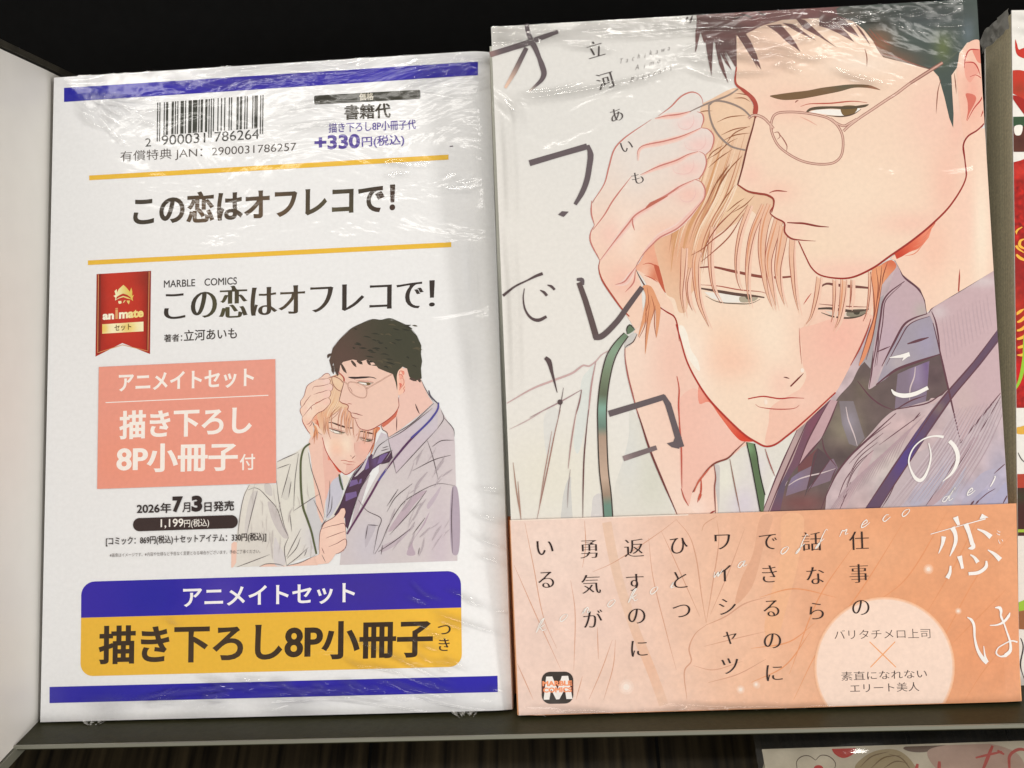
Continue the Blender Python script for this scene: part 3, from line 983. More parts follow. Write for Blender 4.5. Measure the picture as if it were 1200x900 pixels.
        fill(td(120, 60, 130, 108, 240, 150, 310, 205, 380, 290, 410, 350, 450, 402, 600, 440, 800, 495, 840, 540, 880, 680, 915, 830, 942, 898, 945, 800, 935, 640, 930, 530, 972, 470, 985, 375, 1040, 300, 1110, 278, 1160, 300, 1180, 200, 1150, -60, 600, -20, 200, 20), soft(HG, (1030, 55, 18, 24, (150, 104, 78), .85), (1050, 72, 26, 12, (142, 98, 76), .7), (1105, 55, 10, 18, (108, 118, 72), .8), (1090, 22, 50, 14, (92, 98, 98), .8), (1135, 38, 8, 16, (110, 122, 128), .7), (990, 16, 30, 8, (118, 108, 98), .7)), False)
        for p in (td(340, 215, 380, 270, 420, 345), td(350, 200, 400, 260, 440, 300), td(400, 230, 470, 300, 520, 330), td(430, 380, 540, 400, 640, 440, 800, 492), td(380, 300, 430, 330, 470, 340), td(855, 560, 835, 640, 822, 800), td(950, 515, 960, 600, 965, 660), td(320, 340, 335, 400, 335, 470)):
            line(p, 1.2, (150, 92, 74), (0.3, 0.1))
        for p in (tc_(430, 110, 380, 125, 350, 130), tc_(500, 130, 420, 100, 390, 100), tc_(590, 115, 540, 90, 520, 85), tc_(920, 60, 900, 45, 890, 40), tc_(770, 80, 740, 60), tc_(42, 108, 30, 130, 24, 142), tc_(70, 108, 58, 140, 50, 165)):
            line(p, 2.2, (80, 66, 62), (0.2, 0.2))
        # temple bar under the hair edge, drawn again on top
        for w, c in ((4.0, (150, 96, 84)), (1.8, (206, 164, 146))):
            line(td(640, 585, 750, 515, 868, 440), w, c, (0.9, 0.9))
        line(td(868, 440, 930, 400, 985, 350), 2.2, (92, 100, 84), (0.9, 0.2))
    else:
        O = lambda *v: XI(tu(*v))
        fill(O(345, 430, 352, 380, 372, 355, 440, 338, 500, 350, 540, 338, 590, 362, 620, 400, 680, 425, 722, 440, 742, 500, 752, 555, 758, 420, 790, 388, 822, 402, 838, 460, 880, 485, 905, 482, 925, 470, 920, 400, 928, 350, 920, 300, 922, 240, 890, 170, 830, 105, 760, 70, 700, 48, 640, 60, 580, 55, 500, 85, 430, 120, 350, 195, 300, 258, 290, 300, 275, 345, 290, 400, 305, 360, 315, 430, 330, 400), soft((72, 70, 56), tuple([*XI(tu(400, 230))[0], 150, 200, (92, 74, 64), .9]), tuple([*XI(tu(380, 330))[0], 120, 120, (98, 74, 66), .8]), tuple([*XI(tu(780, 180))[0], 200, 120, (66, 66, 52), .7])), False)
        for p in ((295, 300, 270, 310, 265, 330), (360, 370, 380, 410, 398, 435), (430, 345, 450, 370, 466, 392), (470, 345, 500, 365, 510, 372), (540, 340, 560, 370, 570, 378), (330, 400, 330, 430, 335, 455), (300, 380, 300, 410, 305, 440), (840, 470, 870, 480, 890, 490), (900, 470, 912, 490, 915, 500)):
            line(O(*p), 8.0, (84, 68, 60), (0.6, 0.1))
        for i in range(46):
            x, y = rnd.uniform(430, 880), rnd.uniform(90, 390)
            a = rnd.uniform(18, 70)
            line(O(x, y, x + a * .5, y + rnd.uniform(-4, 8), x + a, y + rnd.uniform(2, 18)), 4.0, rnd.choice([(50, 50, 42), (58, 56, 46), (88, 80, 62)]), (0.2, 0.1))
        ink.line(tu(290, 300, 300, 258, 350, 195, 430, 120, 500, 85, 580, 55, 640, 60, 700, 48, 760, 70, 830, 105, 890, 170, 922, 240), 0.5, (50, 40, 36))
    # ear of the dark man
    fill([(1121, 85), (1124, 68), (1130, 56), (1138, 48), (1147, 46), (1152, 52), (1155, 66), (1157, 100), (1159, 128), (1156, 140), (1150, 150), (1140, 157), (1131, 162), (1128, 150), (1124, 120)], soft((244, 198, 174), (1128, 72, 6, 12, (248, 218, 198), .8), (1140, 110, 10, 30, (240, 170, 150), .7)))
    fill(td(1080, 350, 1160, 350, 1165, 425, 1150, 442, 1120, 435, 1095, 390), (230, 142, 122))
    fill(td(1030, 658, 1095, 668, 1106, 690, 1090, 735, 1060, 790, 1035, 850, 1045, 780, 1042, 710), (216, 118, 100))
    fill(td(1030, 430, 1095, 440, 1130, 500, 1100, 530, 1060, 580, 1030, 540), (238, 168, 148))
    for p in (td(1020, 480, 1030, 400, 1060, 350, 1160, 350), td(1025, 440, 1090, 440, 1120, 480, 1135, 525), td(1060, 540, 1100, 525, 1140, 545, 1162, 610, 1145, 690, 1090, 760, 1040, 850), td(1145, 895, 1170, 850, 1185, 790), td(1140, 820, 1160, 770, 1182, 720)):
        line(p, 1.5, (188, 66, 60))
    if big:
        line([(1158, 130), (1155, 142), (1146, 152), (1134, 160), (1129, 170), (1131, 190), (1132, 206)], 1.8, (146, 46, 44))
        fill(tc_(600, 800, 570, 820, 560, 830), (244, 214, 190)) if False else None


class Mapper:
    def __init__(self, A=None):
        self.A = np.array([[1, 0, 0], [0, 1, 0]], float) if A is None else np.asarray(A, float)

    def __call__(self, P):
        P = np.asarray(P, float).reshape(-1, 2)
        return P @ self.A[:, :2].T + self.A[:, 2]

    def inv(self, P):
        P = np.asarray(P, float).reshape(-1, 2)
        return (P - self.A[:, 2]) @ np.linalg.inv(self.A[:, :2]).T

# ------------------------------------------------------------------ builders for a bound comic
def cover_shell(name, w, h, t, bend, drop, m, parent, col, thick=0.0004, power=1):
    """front sheet, rounded spine at the right, back sheet: one folded sheet of card"""
    xs = [-w / 2] + list(np.linspace(w / 2 - bend, w / 2 - 0.0002, 10))
    out = [(-w / 2, 0.0)] if True else []
    for x in xs[1:]:
        u = (x - (w / 2 - bend)) / bend
        out.append((x, -drop * max(u, 0) ** power))
    out += [(w / 2, -drop - 0.0008), (w / 2, -t + 0.0008), (w / 2 - 0.0006, -t), (-w / 2, -t)]
    inn = []
    for i, (x, z) in enumerate(out):
        p = np.array(out[max(i - 1, 0)])
        q = np.array(out[min(i + 1, len(out) - 1)])
        d = (q - p) / np.linalg.norm(q - p)
        inn.append((x - (-d[1]) * -thick if False else x + d[1] * thick, z - d[0] * thick))
    n = len(out)
    V, Fc = [], []
    ny = 13
    for j in range(ny):
        y = h * j / (ny - 1)
        for (x, z) in out:
            V.append((x, y, z))
        for (x, z) in inn:
            V.append((x, y, z))
    s = 2 * n
    for j in range(ny - 1):
        for i in range(n - 1):
            Fc.append((j * s + i, j * s + i + 1, (j + 1) * s + i + 1, (j + 1) * s + i))
            Fc.append((j * s + n + i + 1, j * s + n + i, (j + 1) * s + n + i, (j + 1) * s + n + i + 1))
        for i in (0, n - 1):
            Fc.append((j * s + i, (j + 1) * s + i, (j + 1) * s + n + i, j * s + n + i))
    for j in (0, ny - 1):
        for i in range(n - 1):
            Fc.append((j * s + i, j * s + n + i, j * s + n + i + 1, j * s + i + 1))
    import bmesh
    bm = bmesh.new()
    bv = [bm.verts.new(v) for v in V]
    for f in Fc:
        bm.faces.new([bv[i] for i in f])
    bmesh.ops.recalc_face_normals(bm, faces=bm.faces)
    me = bpy.data.meshes.new(name)
    bm.to_mesh(me)
    bm.free()
    a = me.color_attributes.new('Col', 'FLOAT_COLOR', 'POINT')
    c = np.ones((len(me.vertices), 4), np.float32)
    c[:, :3] = alb(col)
    a.data.foreach_set('color', c.ravel())
    me.materials.append(m)
    o = bpy.data.objects.new(name, me)
    COL.objects.link(o)
    o.parent = parent
    return o


def film_patch(name, pl, px_rect, creases, parent, m, z0=0.0012, res=0.00028, seed=0, flow=(60, 300, 0.0), loose=None, amp=0.00016):
    """shrink film over part of the cover (px_rect = corners seen in the photo, mapped onto the cover).
    Tension creases are little ridges along given lines; loose(x, y) in 0..1 says where it also puckers."""
    x0, y0, x1, y1 = px_rect
    c = pl.loc([(x0, y0), (x1, y0), (x1, y1), (x0, y1)])
    lx0, lx1 = max(c[:, 0].min(), -pl.w / 2 + .0004), min(c[:, 0].max(), pl.w / 2 - .0004)
    ly0, ly1 = max(c[:, 1].min(), 0.0003), min(c[:, 1].max(), pl.h - .0003)
    nx, ny = int((lx1 - lx0) / res), int((ly1 - ly0) / res)
    gx, gy = np.meshgrid(np.linspace(lx0, lx1, nx + 1), np.linspace(ly0, ly1, ny + 1))
    H, K = np.zeros(gx.shape), np.zeros(gx.shape)
    for pts, sig, h in creases:
        q = pl.loc(catmull(np.asarray(pts, float), False, 6.0))
        best = np.full(gx.shape, 1e9)
        tb_ = np.zeros(gx.shape)
        n = len(q) - 1
        b0, b1 = q.min(0) - sig * 4, q.max(0) + sig * 4
        ok = (gx > b0[0]) & (gx < b1[0]) & (gy > b0[1]) & (gy < b1[1])
        X, Y = gx[ok], gy[ok]
        bd, bt_ = np.full(X.shape, 1e9), np.zeros(X.shape)
        for k in range(n):
            a, d = q[k], q[k + 1] - q[k]
            t = np.clip(((X - a[0]) * d[0] + (Y - a[1]) * d[1]) / max(d @ d, 1e-12), 0, 1)
            dd = np.hypot(X - a[0] - d[0] * t, Y - a[1] - d[1] * t)
            up_ = dd < bd
            bd[up_], bt_[up_] = dd[up_], ((k + t) / n)[up_]
        w = np.sin(np.pi * np.clip(bt_, 0.02, 0.98)) ** 0.6
        g = np.exp(-(bd / sig) ** 2) * w
        H[ok] += h * g
        K[ok] = np.maximum(K[ok], np.exp(-(bd / (sig * 1.5)) ** 2) * w)
    if loose is not None:
        for j in range(ny + 1):
            for i in range(nx + 1):
                x, y = gx[j, i], gy[j, i]
                L = loose(x, y)
                if L <= 0:
                    continue
                q = Vector(((x + flow[2] * y) * flow[0], (y + .0012 * noise.noise(Vector((x * 90, y * 90, seed)))) * flow[1], seed * 5.7))
                H[j, i] += amp * L * (noise.noise(q) + .45 * noise.noise(q * 2.1))
                K[j, i] = max(K[j, i], L * min(1, max(0, .55 + 1.3 * noise.noise(Vector((x * 70, y * 110, seed + 3))))))
    edge = np.minimum(np.minimum(gx - lx0, lx1 - gx), np.minimum(gy - ly0, ly1 - gy))
    inn = (lx0 > -pl.w / 2 + .0006, lx1 < pl.w / 2 - .0006, ly0 > .0006, ly1 < pl.h - .0006)
    f = np.ones(gx.shape)
    for on, dst in zip(inn, (gx - lx0, lx1 - gx, gy - ly0, ly1 - gy)):
        if on:
            f = np.minimum(f, np.clip(dst / .003, 0, 1))
    H, K = H * f, K * f
    V = np.stack([gx.ravel(), gy.ravel(), pl.surf(gx.ravel()) + z0 + H.ravel()], 1)
    a = (np.arange(ny)[:, None] * (nx + 1) + np.arange(nx)[None]).ravel()
    Fc = np.stack([a, a + 1, a + nx + 2, a + nx + 1], 1)
    k = np.clip(K.ravel(), 0, 1)
    return link_mesh(name, V, Fc, m, parent, np.stack([k, k, k], 1), smooth=True)


def fan(rnd, c, angs, r0, r1, sig, h):
    out = []
    for a in angs:
        a += rnd.uniform(-4, 4)
        u = np.array([math.cos(math.radians(a)), math.sin(math.radians(a))])
        b0, b1 = r0 * rnd.uniform(.7, 1.5), r1 * rnd.uniform(.55, 1.1)
        m_ = c + u * (b0 + b1) / 2 + np.array([-u[1], u[0]]) * rnd.uniform(-3, 3)
        out.append(([c + u * b0, m_, c + u * b1], sig * rnd.uniform(.7, 1.3), h * rnd.uniform(.6, 1.2)))
    return out


def scatter(rnd, n, box, ang, ln, sig, h):
    out = []
    for _ in range(n):
        x, y = rnd.uniform(box[0], box[2]), rnd.uniform(box[1], box[3])
        a = math.radians(ang + rnd.gauss(0, 9))
        l_ = ln * rnd.uniform(.4, 1.4)
        u = np.array([math.cos(a), math.sin(a)])
        k = rnd.uniform(-.12, .12) * l_
        c = np.array([x, y])
        out.append(([c - u * l_ / 2, c + np.array([-u[1], u[0]]) * k, c + u * l_ / 2], sig * rnd.uniform(.6, 1.4), h * rnd.uniform(.5, 1.2)))
    return out


# ================================================================== THE FRONT COMIC
t_R = 0.0088
comic = thing('comic_book', PL_R.M, 'shrink-wrapped comic standing in front, large drawing of two men above an orange paper band', 'comic book', 'copies of the banded comic')
bevel_box('page_block', (-R_W / 2 + 0.0012, R_W / 2 - 0.0012, 0.001, R_H - 0.001, -t_R + 0.0006, -0.0010), M_PAGES, comic, 0)
coverR = cover_shell('cover', R_W, R_H, t_R, PL_R.bend, PL_R.drop, M_PRINT, comic, (232, 227, 218))

quadR = PL_R.pix([(-R_W / 2, 0), (R_W / 2 - .00015, 0), (R_W / 2 - .00015, R_H), (-R_W / 2, R_H)])
ink = Ink(PL_R, 0.00006, quadR)
E0 = Mapper()
# paper tint of the drawing's ground
ink.fill(quadR, soft((233, 228, 219), (640, 120, 120, 120, (224, 222, 216), .6), (760, 60, 100, 60, (226, 223, 216), .6), (650, 560, 80, 60, (232, 226, 208), .8)), False, step=8)
# fair man's shirt
ink.fill(tm(110, 60, 160, 110, 250, 330, 400, 740, 430, 830, 0, 830, 0, 620, 60, 420, 100, 250), soft((226, 221, 208), (765, 560, 20, 40, (214, 212, 196), .8), (735, 530, 16, 50, (220, 219, 212), .8)), True)
ink.fill(to(500, 690, 515, 580, 540, 500, 562, 470, 565, 560, 572, 700, 570, 790, 500, 790), (213, 210, 203))
ink.fill(to(712, 690, 725, 610, 770, 590, 790, 700, 795, 790, 712, 790), (217, 211, 206))
ink.fill(tn(648, 610, 690, 560, 722, 515, 700, 700, 660, 990, 610, 1150, 585, 1100, 620, 800), (222, 224, 216))
ink.fill(to(380, 40, 440, -20, 480, 20, 440, 200, 400, 330), (225, 222, 214))
ink.fill([(838, 543), (853, 537), (866, 526), (876, 515), (895, 522), (925, 502), (960, 470), (905, 560), (885, 612), (838, 612)], soft((226, 220, 208), (872, 590, 20, 24, (216, 205, 212), .9), (888, 545, 12, 16, (222, 214, 214), .8), (850, 560, 12, 20, (233, 229, 212), .8)), False)
ink.fill(tm(700, 450, 735, 450, 740, 560, 725, 800, 708, 800, 712, 620), (205, 198, 192))

# dark-haired man's shirt, collar, tie
G0 = ink.gain
ink.gain = G0 * np.array([0.90, 0.88, 0.86])
SH = (208, 187, 190)
shirt = [(1040, 318), (1049, 304), (1058, 320), (1082, 342), (1087, 367), (1093, 360), (1167, 314), (1200, 330), (1210, 620), (880, 620), (905, 575), (930, 520), (948, 490), (973, 468), (997, 428), (1010, 400), (1024, 370), (1032, 340)]
ink.fill(shirt, mottle(soft(SH, (1045, 560, 30, 50, (206, 194, 188), .9), (1140, 480, 30, 40, (208, 194, 198), .8), (1075, 580, 40, 20, (192, 186, 204), .9), (1150, 580, 30, 16, (178, 176, 206), .9), (1110, 560, 16, 30, (190, 190, 208), .8), (1172, 560, 18, 40, (186, 182, 206), .8), (1060, 500, 40, 20, (212, 184, 184), .8), (1010, 590, 20, 24, (206, 182, 182), .8), (1130, 420, 20, 30, (216, 188, 188), .8)), .10, 14.0), False)
for p, c in ((tp(400, 490, 470, 380, 560, 290, 640, 215, 610, 310, 540, 420, 450, 495), (192, 187, 204)), (tp(660, 490, 700, 360, 760, 260, 800, 190, 760, 330, 720, 430, 690, 490), (194, 190, 206)), (tp(760, 490, 790, 420, 900, 270, 1000, 240, 960, 330, 860, 430), (190, 183, 202)),
             (tp(930, 490, 1000, 420, 1080, 330, 1095, 400, 1080, 480), (184, 180, 206)), (tp(0, 340, 60, 200, 140, 100, 90, 250, 0, 400, -60, 510, -120, 515), (207, 180, 183)), (tp(300, 320, 380, 180, 540, 90, 620, 130, 480, 300, 330, 500, 250, 505), (203, 186, 190)), (tp(640, 330, 720, 150, 800, 60, 880, 0, 820, 150, 720, 330, 560, 490, 520, 490), (196, 170, 176))):
    ink.fill(p, c)
# collar and tie
ink.fill([(1052, 314), (1066, 328), (1080, 343), (1084, 356), (1085, 368), (1065, 378), (1047, 403), (1030, 437), (1019, 456), (1021, 425), (1026, 390), (1033, 356), (1040, 342)], soft((206, 180, 186), (1080, 365, 8, 10, (194, 186, 178), .8), (1040, 400, 14, 30, (202, 178, 190), .8)))
TIE = (112, 96, 94)
ink.fill([(1005, 434), (1014, 420), (1023, 408), (1020, 440), (1018, 456), (1027, 451), (1050, 433), (1075, 424), (1103, 414), (1108, 436), (1112, 457), (1098, 466), (1072, 474), (1048, 481), (1036, 490), (1020, 508), (1003, 527), (990, 543), (980, 555), (970, 575), (961, 612), (905, 612), (914, 590), (921, 568), (930, 550), (937, 540), (955, 522), (963, 512), (968, 496), (974, 480), (982, 466), (998, 448)], mottle(soft(TIE, (990, 500, 22, 26, (150, 140, 120), .95), (1010, 455, 10, 14, (118, 106, 92), .8), (1095, 440, 14, 20, (104, 84, 88), .8), (940, 590, 30, 12, (136, 88, 86), .9), (985, 535, 12, 16, (88, 74, 74), .8)), .12, 16.0), True)  # olive-brown blob paints the film's reflection into the tie colour
ink.fill(tk(312, 350, 400, 310, 535, 258, 525, 400, 510, 540, 400, 575, 292, 592, 300, 470), soft((140, 124, 140), (1075, 440, 8, 20, (160, 142, 174), .9), (1085, 430, 4, 26, (126, 100, 150), .8)), False)
ink.fill(tl(620, 0, 720, 0, 760, 130, 800, 260, 745, 320, 690, 300, 640, 160), soft((138, 128, 132), (995, 495, 8, 12, (168, 160, 172), .8)), False)
ink.fill(tl(285, 540, 340, 500, 440, 450, 580, 405, 612, 470, 560, 560, 420, 610, 245, 668, 260, 600), soft((140, 118, 132), (930, 560, 12, 14, (140, 126, 158), .8)), False)
ink.fill(tl(330, 450, 470, 330, 560, 400, 440, 450, 330, 500), (124, 80, 82), False)
ink.fill(tl(440, 380, 470, 330, 560, 400, 520, 470, 400, 620, 375, 680, 410, 540), (96, 78, 82), False)
line = ink.line
for p in (tl(265, 592, 330, 552, 400, 528, 500, 505, 595, 474), tk(436, 300, 428, 370, 400, 450, 396, 535), tl(668, 40, 685, 130, 700, 170, 730, 250, 748, 315)):
    line(p, 1.5, (222, 204, 204), (0.5, 0.3))
ink.fill(tk(545, 520, 600, 520, 665, 460, 690, 450, 640, 500, 560, 560, 530, 550), (212, 186, 186))
# lapel and placket strips between the two men
ink.fill(tl(560, -10, 612, 0, 560, 130, 505, 240, 440, 320, 335, 452, 350, 400, 395, 290, 480, 130), soft((206, 170, 174), (950, 510, 10, 20, (196, 158, 164), .6)), False)
ink.fill(tl(400, 130, 470, 70, 562, -10, 520, 60, 478, 130, 400, 280, 335, 450, 300, 490, 245, 580, 205, 775, 130, 785, 200, 600, 290, 420, 350, 260), soft((126, 88, 104), (915, 570, 16, 20, (104, 92, 112), .9), (955, 500, 10, 20, (140, 82, 100), .8)), False)
ink.fill(tl(80, 790, 150, 600, 215, 430, 330, 190, 405, 125, 350, 265, 290, 420, 200, 600, 130, 790), soft((196, 168, 166), (905, 570, 8, 16, (208, 172, 172), .7), (940, 500, 6, 14, (150, 136, 136), .7)), False)
ink.fill([(1027, 451), (1046, 402), (1060, 383), (1075, 375), (1090, 370), (1096, 384), (1102, 414), (1076, 424), (1050, 433), (1038, 444)], soft((172, 163, 176), (1085, 400, 10, 20, (172, 164, 188), .8), (1052, 425, 12, 10, (196, 184, 186), .8)), False)
ink.fill([(1093, 361), (1130, 340), (1167, 315), (1175, 370), (1177, 388), (1177, 458), (1150, 490), (1127, 519), (1119, 492), (1111, 450), (1103, 415), (1097, 385)], soft((212, 184, 188), (1100, 366, 10, 8, (222, 208, 210), .9), (1150, 330, 24, 6, (228, 216, 216), .8), (1140, 380, 20, 30, (214, 186, 190), .7), (1130, 470, 14, 24, (214, 190, 188), .8)), False)
ink.fill([(1007, 430), (1013, 412), (1021, 385), (1030, 350), (1036, 345), (1031, 372), (1025, 400), (1020, 432), (1013, 424)], (178, 170, 174), False)
# neck strap of the dark-haired man
LY = soft((108, 84, 106), (1060, 530, 20, 40, (92, 72, 144), .9), (1120, 440, 20, 30, (122, 96, 112), .8), (1020, 590, 14, 14, (104, 80, 106), .8), (1100, 478, 8, 8, (142, 122, 116), .8))
ink.fill([(1172, 383), (1172.5, 398), (1147, 430), (1118, 464), (1110, 476), (1088, 508), (1060, 550), (1031, 596), (1013, 597), (1045, 548), (1072, 508), (1092, 480), (1110, 458), (1140, 424)], LY, False)
PLN = (108, 70, 80)
for p, w in ((tk(1030, 25, 800, 320, 680, 455, 560, 610, 410, 840, 350, 900), 1.5), (tk(1030, 100, 850, 330, 700, 510, 510, 780, 430, 890), 1.5), (tp(430, 0, 250, 270, 85, 515), 1.6), (tp(510, 15, 380, 210, 180, 512), 1.4),
             (tk(560, -10, 590, 110, 620, 240, 690, 550, 755, 835), 2.2), (tk(755, 835, 900, 650, 1050, 470), 2.0), (tj(550, 630, 575, 690, 600, 820, 610, 900), 2.0), (tk(1050, 490, 950, 660, 800, 895), 1.1), (tj(530, 640, 560, 600, 740, 490, 870, 410, 1005, 325), 2.2),
             (tj(320, 290, 350, 380, 450, 465, 495, 530, 518, 650), 2.2), (thh(1120, 525, 1020, 560, 960, 600, 880, 740, 800, 895), 2.6), (thh(1135, 545, 1040, 575, 985, 610, 920, 720, 830, 890), 1.3), (tk(470, 620, 420, 680), 1.4),
             (thh(960, 298, 850, 380, 810, 440, 790, 560, 755, 780, 735, 895), 2.2), (thh(940, 320, 860, 395, 825, 440, 805, 600, 780, 760, 765, 890), 1.2), (tk(165, 195, 260, 155), 1.6), (tk(380, 138, 530, 92), 3.2), (tk(140, 190, 130, 330, 110, 450), 1.6), (tk(180, 0, 175, 130, 150, 300), 1.2),
             (tk(160, 425, 230, 370, 300, 320, 430, 270, 615, 208), 3.0), (tk(30, 400, 120, 510, 200, 570, 290, 605), 1.6), (tk(290, 605, 400, 540, 510, 500), 1.6), (tk(290, 600, 400, 580, 530, 550, 660, 460), 1.6), (tk(615, 215, 640, 330, 668, 460), 1.8),
             (tl(1020, 85, 850, 240, 700, 385, 610, 500, 540, 640, 490, 765), 2.0), (tl(985, 150, 850, 250, 720, 370), 1.0), (tl(930, 225, 800, 330, 690, 440), 1.0), (tl(890, 290, 760, 400, 680, 540), 1.0), (tl(862, 345, 740, 450, 670, 590), 1.0), (tl(700, 570, 660, 680, 625, 760), 1.4), (tl(720, 470, 660, 560, 610, 690), 1.0), (tl(820, 380, 720, 500, 640, 700), .9),
             (tl(1195, 95, 1050, 200, 900, 310), 1.0), (tp(720, 170, 640, 310, 510, 495), 1.3), (tp(880, 0, 800, 120, 700, 270), 1.0), (tp(1085, 190, 990, 270), 1.2), (tp(1000, 375, 940, 410, 860, 480), 1.0), (tp(825, 490, 850, 460), 2.2), (tp(860, 485, 885, 455), 2.0), (tp(1055, 480, 1095, 410), 1.6), (tp(290, 350, 250, 430, 200, 510), 1.2),
             (tl(80, 785, 200, 480, 330, 190), 1.6), (tl(120, 785, 200, 590, 340, 270, 405, 125), 1.8), (tl(400, 125, 480, 70, 560, -10), 1.2), (tl(335, 452, 400, 280, 478, 130, 540, 20), 1.6), (tl(335, 455, 440, 330, 500, 260), 2.0), (tl(500, 260, 520, 350, 600, 460), 1.6), (tl(555, 415, 450, 560, 400, 640), 1.4), (tl(470, 340, 430, 480, 400, 610), 1.2), (tl(600, 470, 560, 560), 1.2), (tl(500, 255, 560, 130, 610, 0), 1.6)):
    line(p, w, PLN, (0.4, 0.3))

# fine woven stripe of the shirt
for q in range(30):
    a = np.array([1122 + q * 2.1, 478 - q * .4 + (q % 3)])
    b = a + np.array([-84 + q * .9, 118 - q * .3])
    line([a, (a + b) / 2 + np.array([3, 2]), b], 1.1, (188, 166, 174) if q % 2 else (214, 198, 204), (.2, .2))
for q in range(13):
    a = np.array([1104 + q * 4.4, 372 + (q % 4) - q * 2.2])
    line([a, a + np.array([3, 22]), a + np.array([6, 50 - q * 1.2])], 1.1, (204, 178, 184), (.2, .2))
for q in range(18):
    a = np.array([1084 - q * 4.6, 486 + q * 4.2])
    line([a, a + np.array([-20, 22]), a + np.array([-34 - q * .4, 52])], 1.1, (190, 164, 170), (.2, .1))
ink.gain = G0
people(ink, E0, 1.0, True)

# fair man's shirt lines and green neck strap
for p, w, c in ((tn(115, 795, 300, 690, 440, 635, 580, 580, 620, 550, 655, 528, 690, 535, 740, 500, 780, 455, 840, 420), 2.2, (206, 172, 168)), (tn(740, 500, 710, 660, 685, 895), 1.7, (190, 148, 144)), (to(688, 0, 672, 160, 658, 320, 650, 560, 648, 768), 1.6, (112, 76, 74)), (tn(640, 700, 625, 780, 592, 900), 1.6, (150, 112, 110)), (to(605, 0, 580, 140, 560, 280, 545, 415), 1.6, (182, 144, 138)), (to(560, 420, 545, 570, 540, 690), 1.0, (168, 150, 146)),
                (tn(512, 685, 495, 790, 475, 895), 1.0, (120, 100, 100)), (to(490, 0, 450, 170, 400, 420, 325, 772), 1.3, (168, 122, 110)), (to(430, 150, 400, 330, 375, 470, 335, 735), 1.0, (176, 132, 120)), (tn(640, 700, 490, 785, 275, 895), 1.4, (176, 146, 146)), (to(385, 0, 260, 75, 130, 140), 1.0, (206, 180, 176)), (to(158, 372, 180, 560, 215, 780), 1.3, (176, 136, 118)), (to(192, 505, 200, 620, 215, 780), 1.2, (176, 136, 118)),
                (tm(150, 40, 190, 160, 245, 330, 330, 540, 445, 805), 2.4, (116, 62, 58)), (tn(945, 410, 945, 470, 965, 600, 1000, 740, 1042, 900), 1.8, (170, 100, 92)),
                (tm(550, 642, 610, 540, 700, 442, 800, 400, 850, 350, 920, 284), 2.0, (132, 66, 54)), (tm(700, 442, 712, 540, 705, 600, 712, 795), 1.6, (150, 84, 74)), (tm(812, 408, 840, 560, 886, 790), 1.3, (150, 110, 96)), (tm(1060, 335, 1090, 430, 1130, 530), 1.4, (160, 96, 88)),
                (tm(452, 0, 458, 160, 470, 320, 475, 615), 1.7, (196, 92, 76)), (tm(470, 615, 490, 680, 522, 738), 1.6, (190, 100, 84)), (tm(610, 545, 610, 620, 600, 690), 2.0, (196, 86, 66)), (tm(600, 650, 585, 712), 1.6, (200, 96, 74)), (tm(615, 655, 595, 700), 1.2, (200, 96, 74)), (tm(665, 798, 690, 780, 712, 770), 1.8, (160, 64, 56)), (ti(80, 365, 95, 450, 92, 560, 100, 740), 1.6, (200, 84, 66)),
                (tm(560, 640, 590, 570, 680, 460), 2.2, (200, 100, 78))):
    line(p, w, c, (0.4, 0.3))
ink.fill(tn(945, 405, 955, 350, 1010, 300, 1030, 308, 1005, 360, 970, 395), (206, 201, 194))
line(tn(943, 420, 948, 400, 1000, 365, 1030, 308), 1.3, (92, 70, 66))
ink.fill(tn(960, 310, 958, 270, 980, 245, 1012, 275, 985, 300), (104, 122, 96))
line(tn(960, 310, 957, 270, 978, 243, 1015, 280), 1.4, (56, 50, 44))


def strapcol(P):
    y = P[:, 1]
    ys = [385, 410, 440, 462, 478, 500, 512, 560, 580, 592, 612]
    cs = np.array([(104, 122, 96), (140, 164, 138), (122, 134, 108), (104, 112, 90), (134, 170, 152), (112, 134, 120), (176, 150, 130), (200, 172, 150), (160, 138, 118), (112, 142, 126), (112, 142, 126)], float)
    return np.stack([np.interp(y, ys, cs[:, i]) for i in range(3)], 1)


sp_ = to(948 + 0, -1000 + 840 - 840, 0, 0)[:0]
strap = np.array([(734, 392), (724, 404), (716, 418), (710.5, 438), (707, 460), (705.5, 482), (705.8, 505), (706.5, 530), (708, 555), (711, 580), (713, 609)])
ink.line(strap, 10.5, strapcol, (0.6, 1), step=2.5)
sq_ = catmull(strap, False, 3)
tt_ = np.gradient(sq_, axis=0)
tt_ /= np.linalg.norm(tt_, axis=1)[:, None]
nn_ = np.stack([-tt_[:, 1], tt_[:, 0]], 1)
for s in (-5.2, 5.2):
    line((sq_ + nn_ * s * np.clip(0.6 + np.linspace(0, 3, len(sq_)), 0.6, 1)[:, None])[::4], 1.5, (72, 62, 56), (0.8, 1))
ink.fill(tm(930, 288, 985, 300, 1000, 380, 1025, 520, 1058, 660, 1048, 785, 1026, 775, 985, 560), soft((96, 116, 82), (878, 525, 6, 8, (132, 168, 122), .9)), False)
line(tm(930, 290, 960, 430, 985, 560, 1025, 775), 1.3, (50, 46, 40), (1, 1))
line(tm(985, 300, 1005, 390, 1010, 430, 1025, 520, 1058, 660), 1.5, (50, 46, 40), (1, 1))
ink.build('cover_drawing', M_PRINT, coverR)
Z_TOP = ink.z + 0.000006

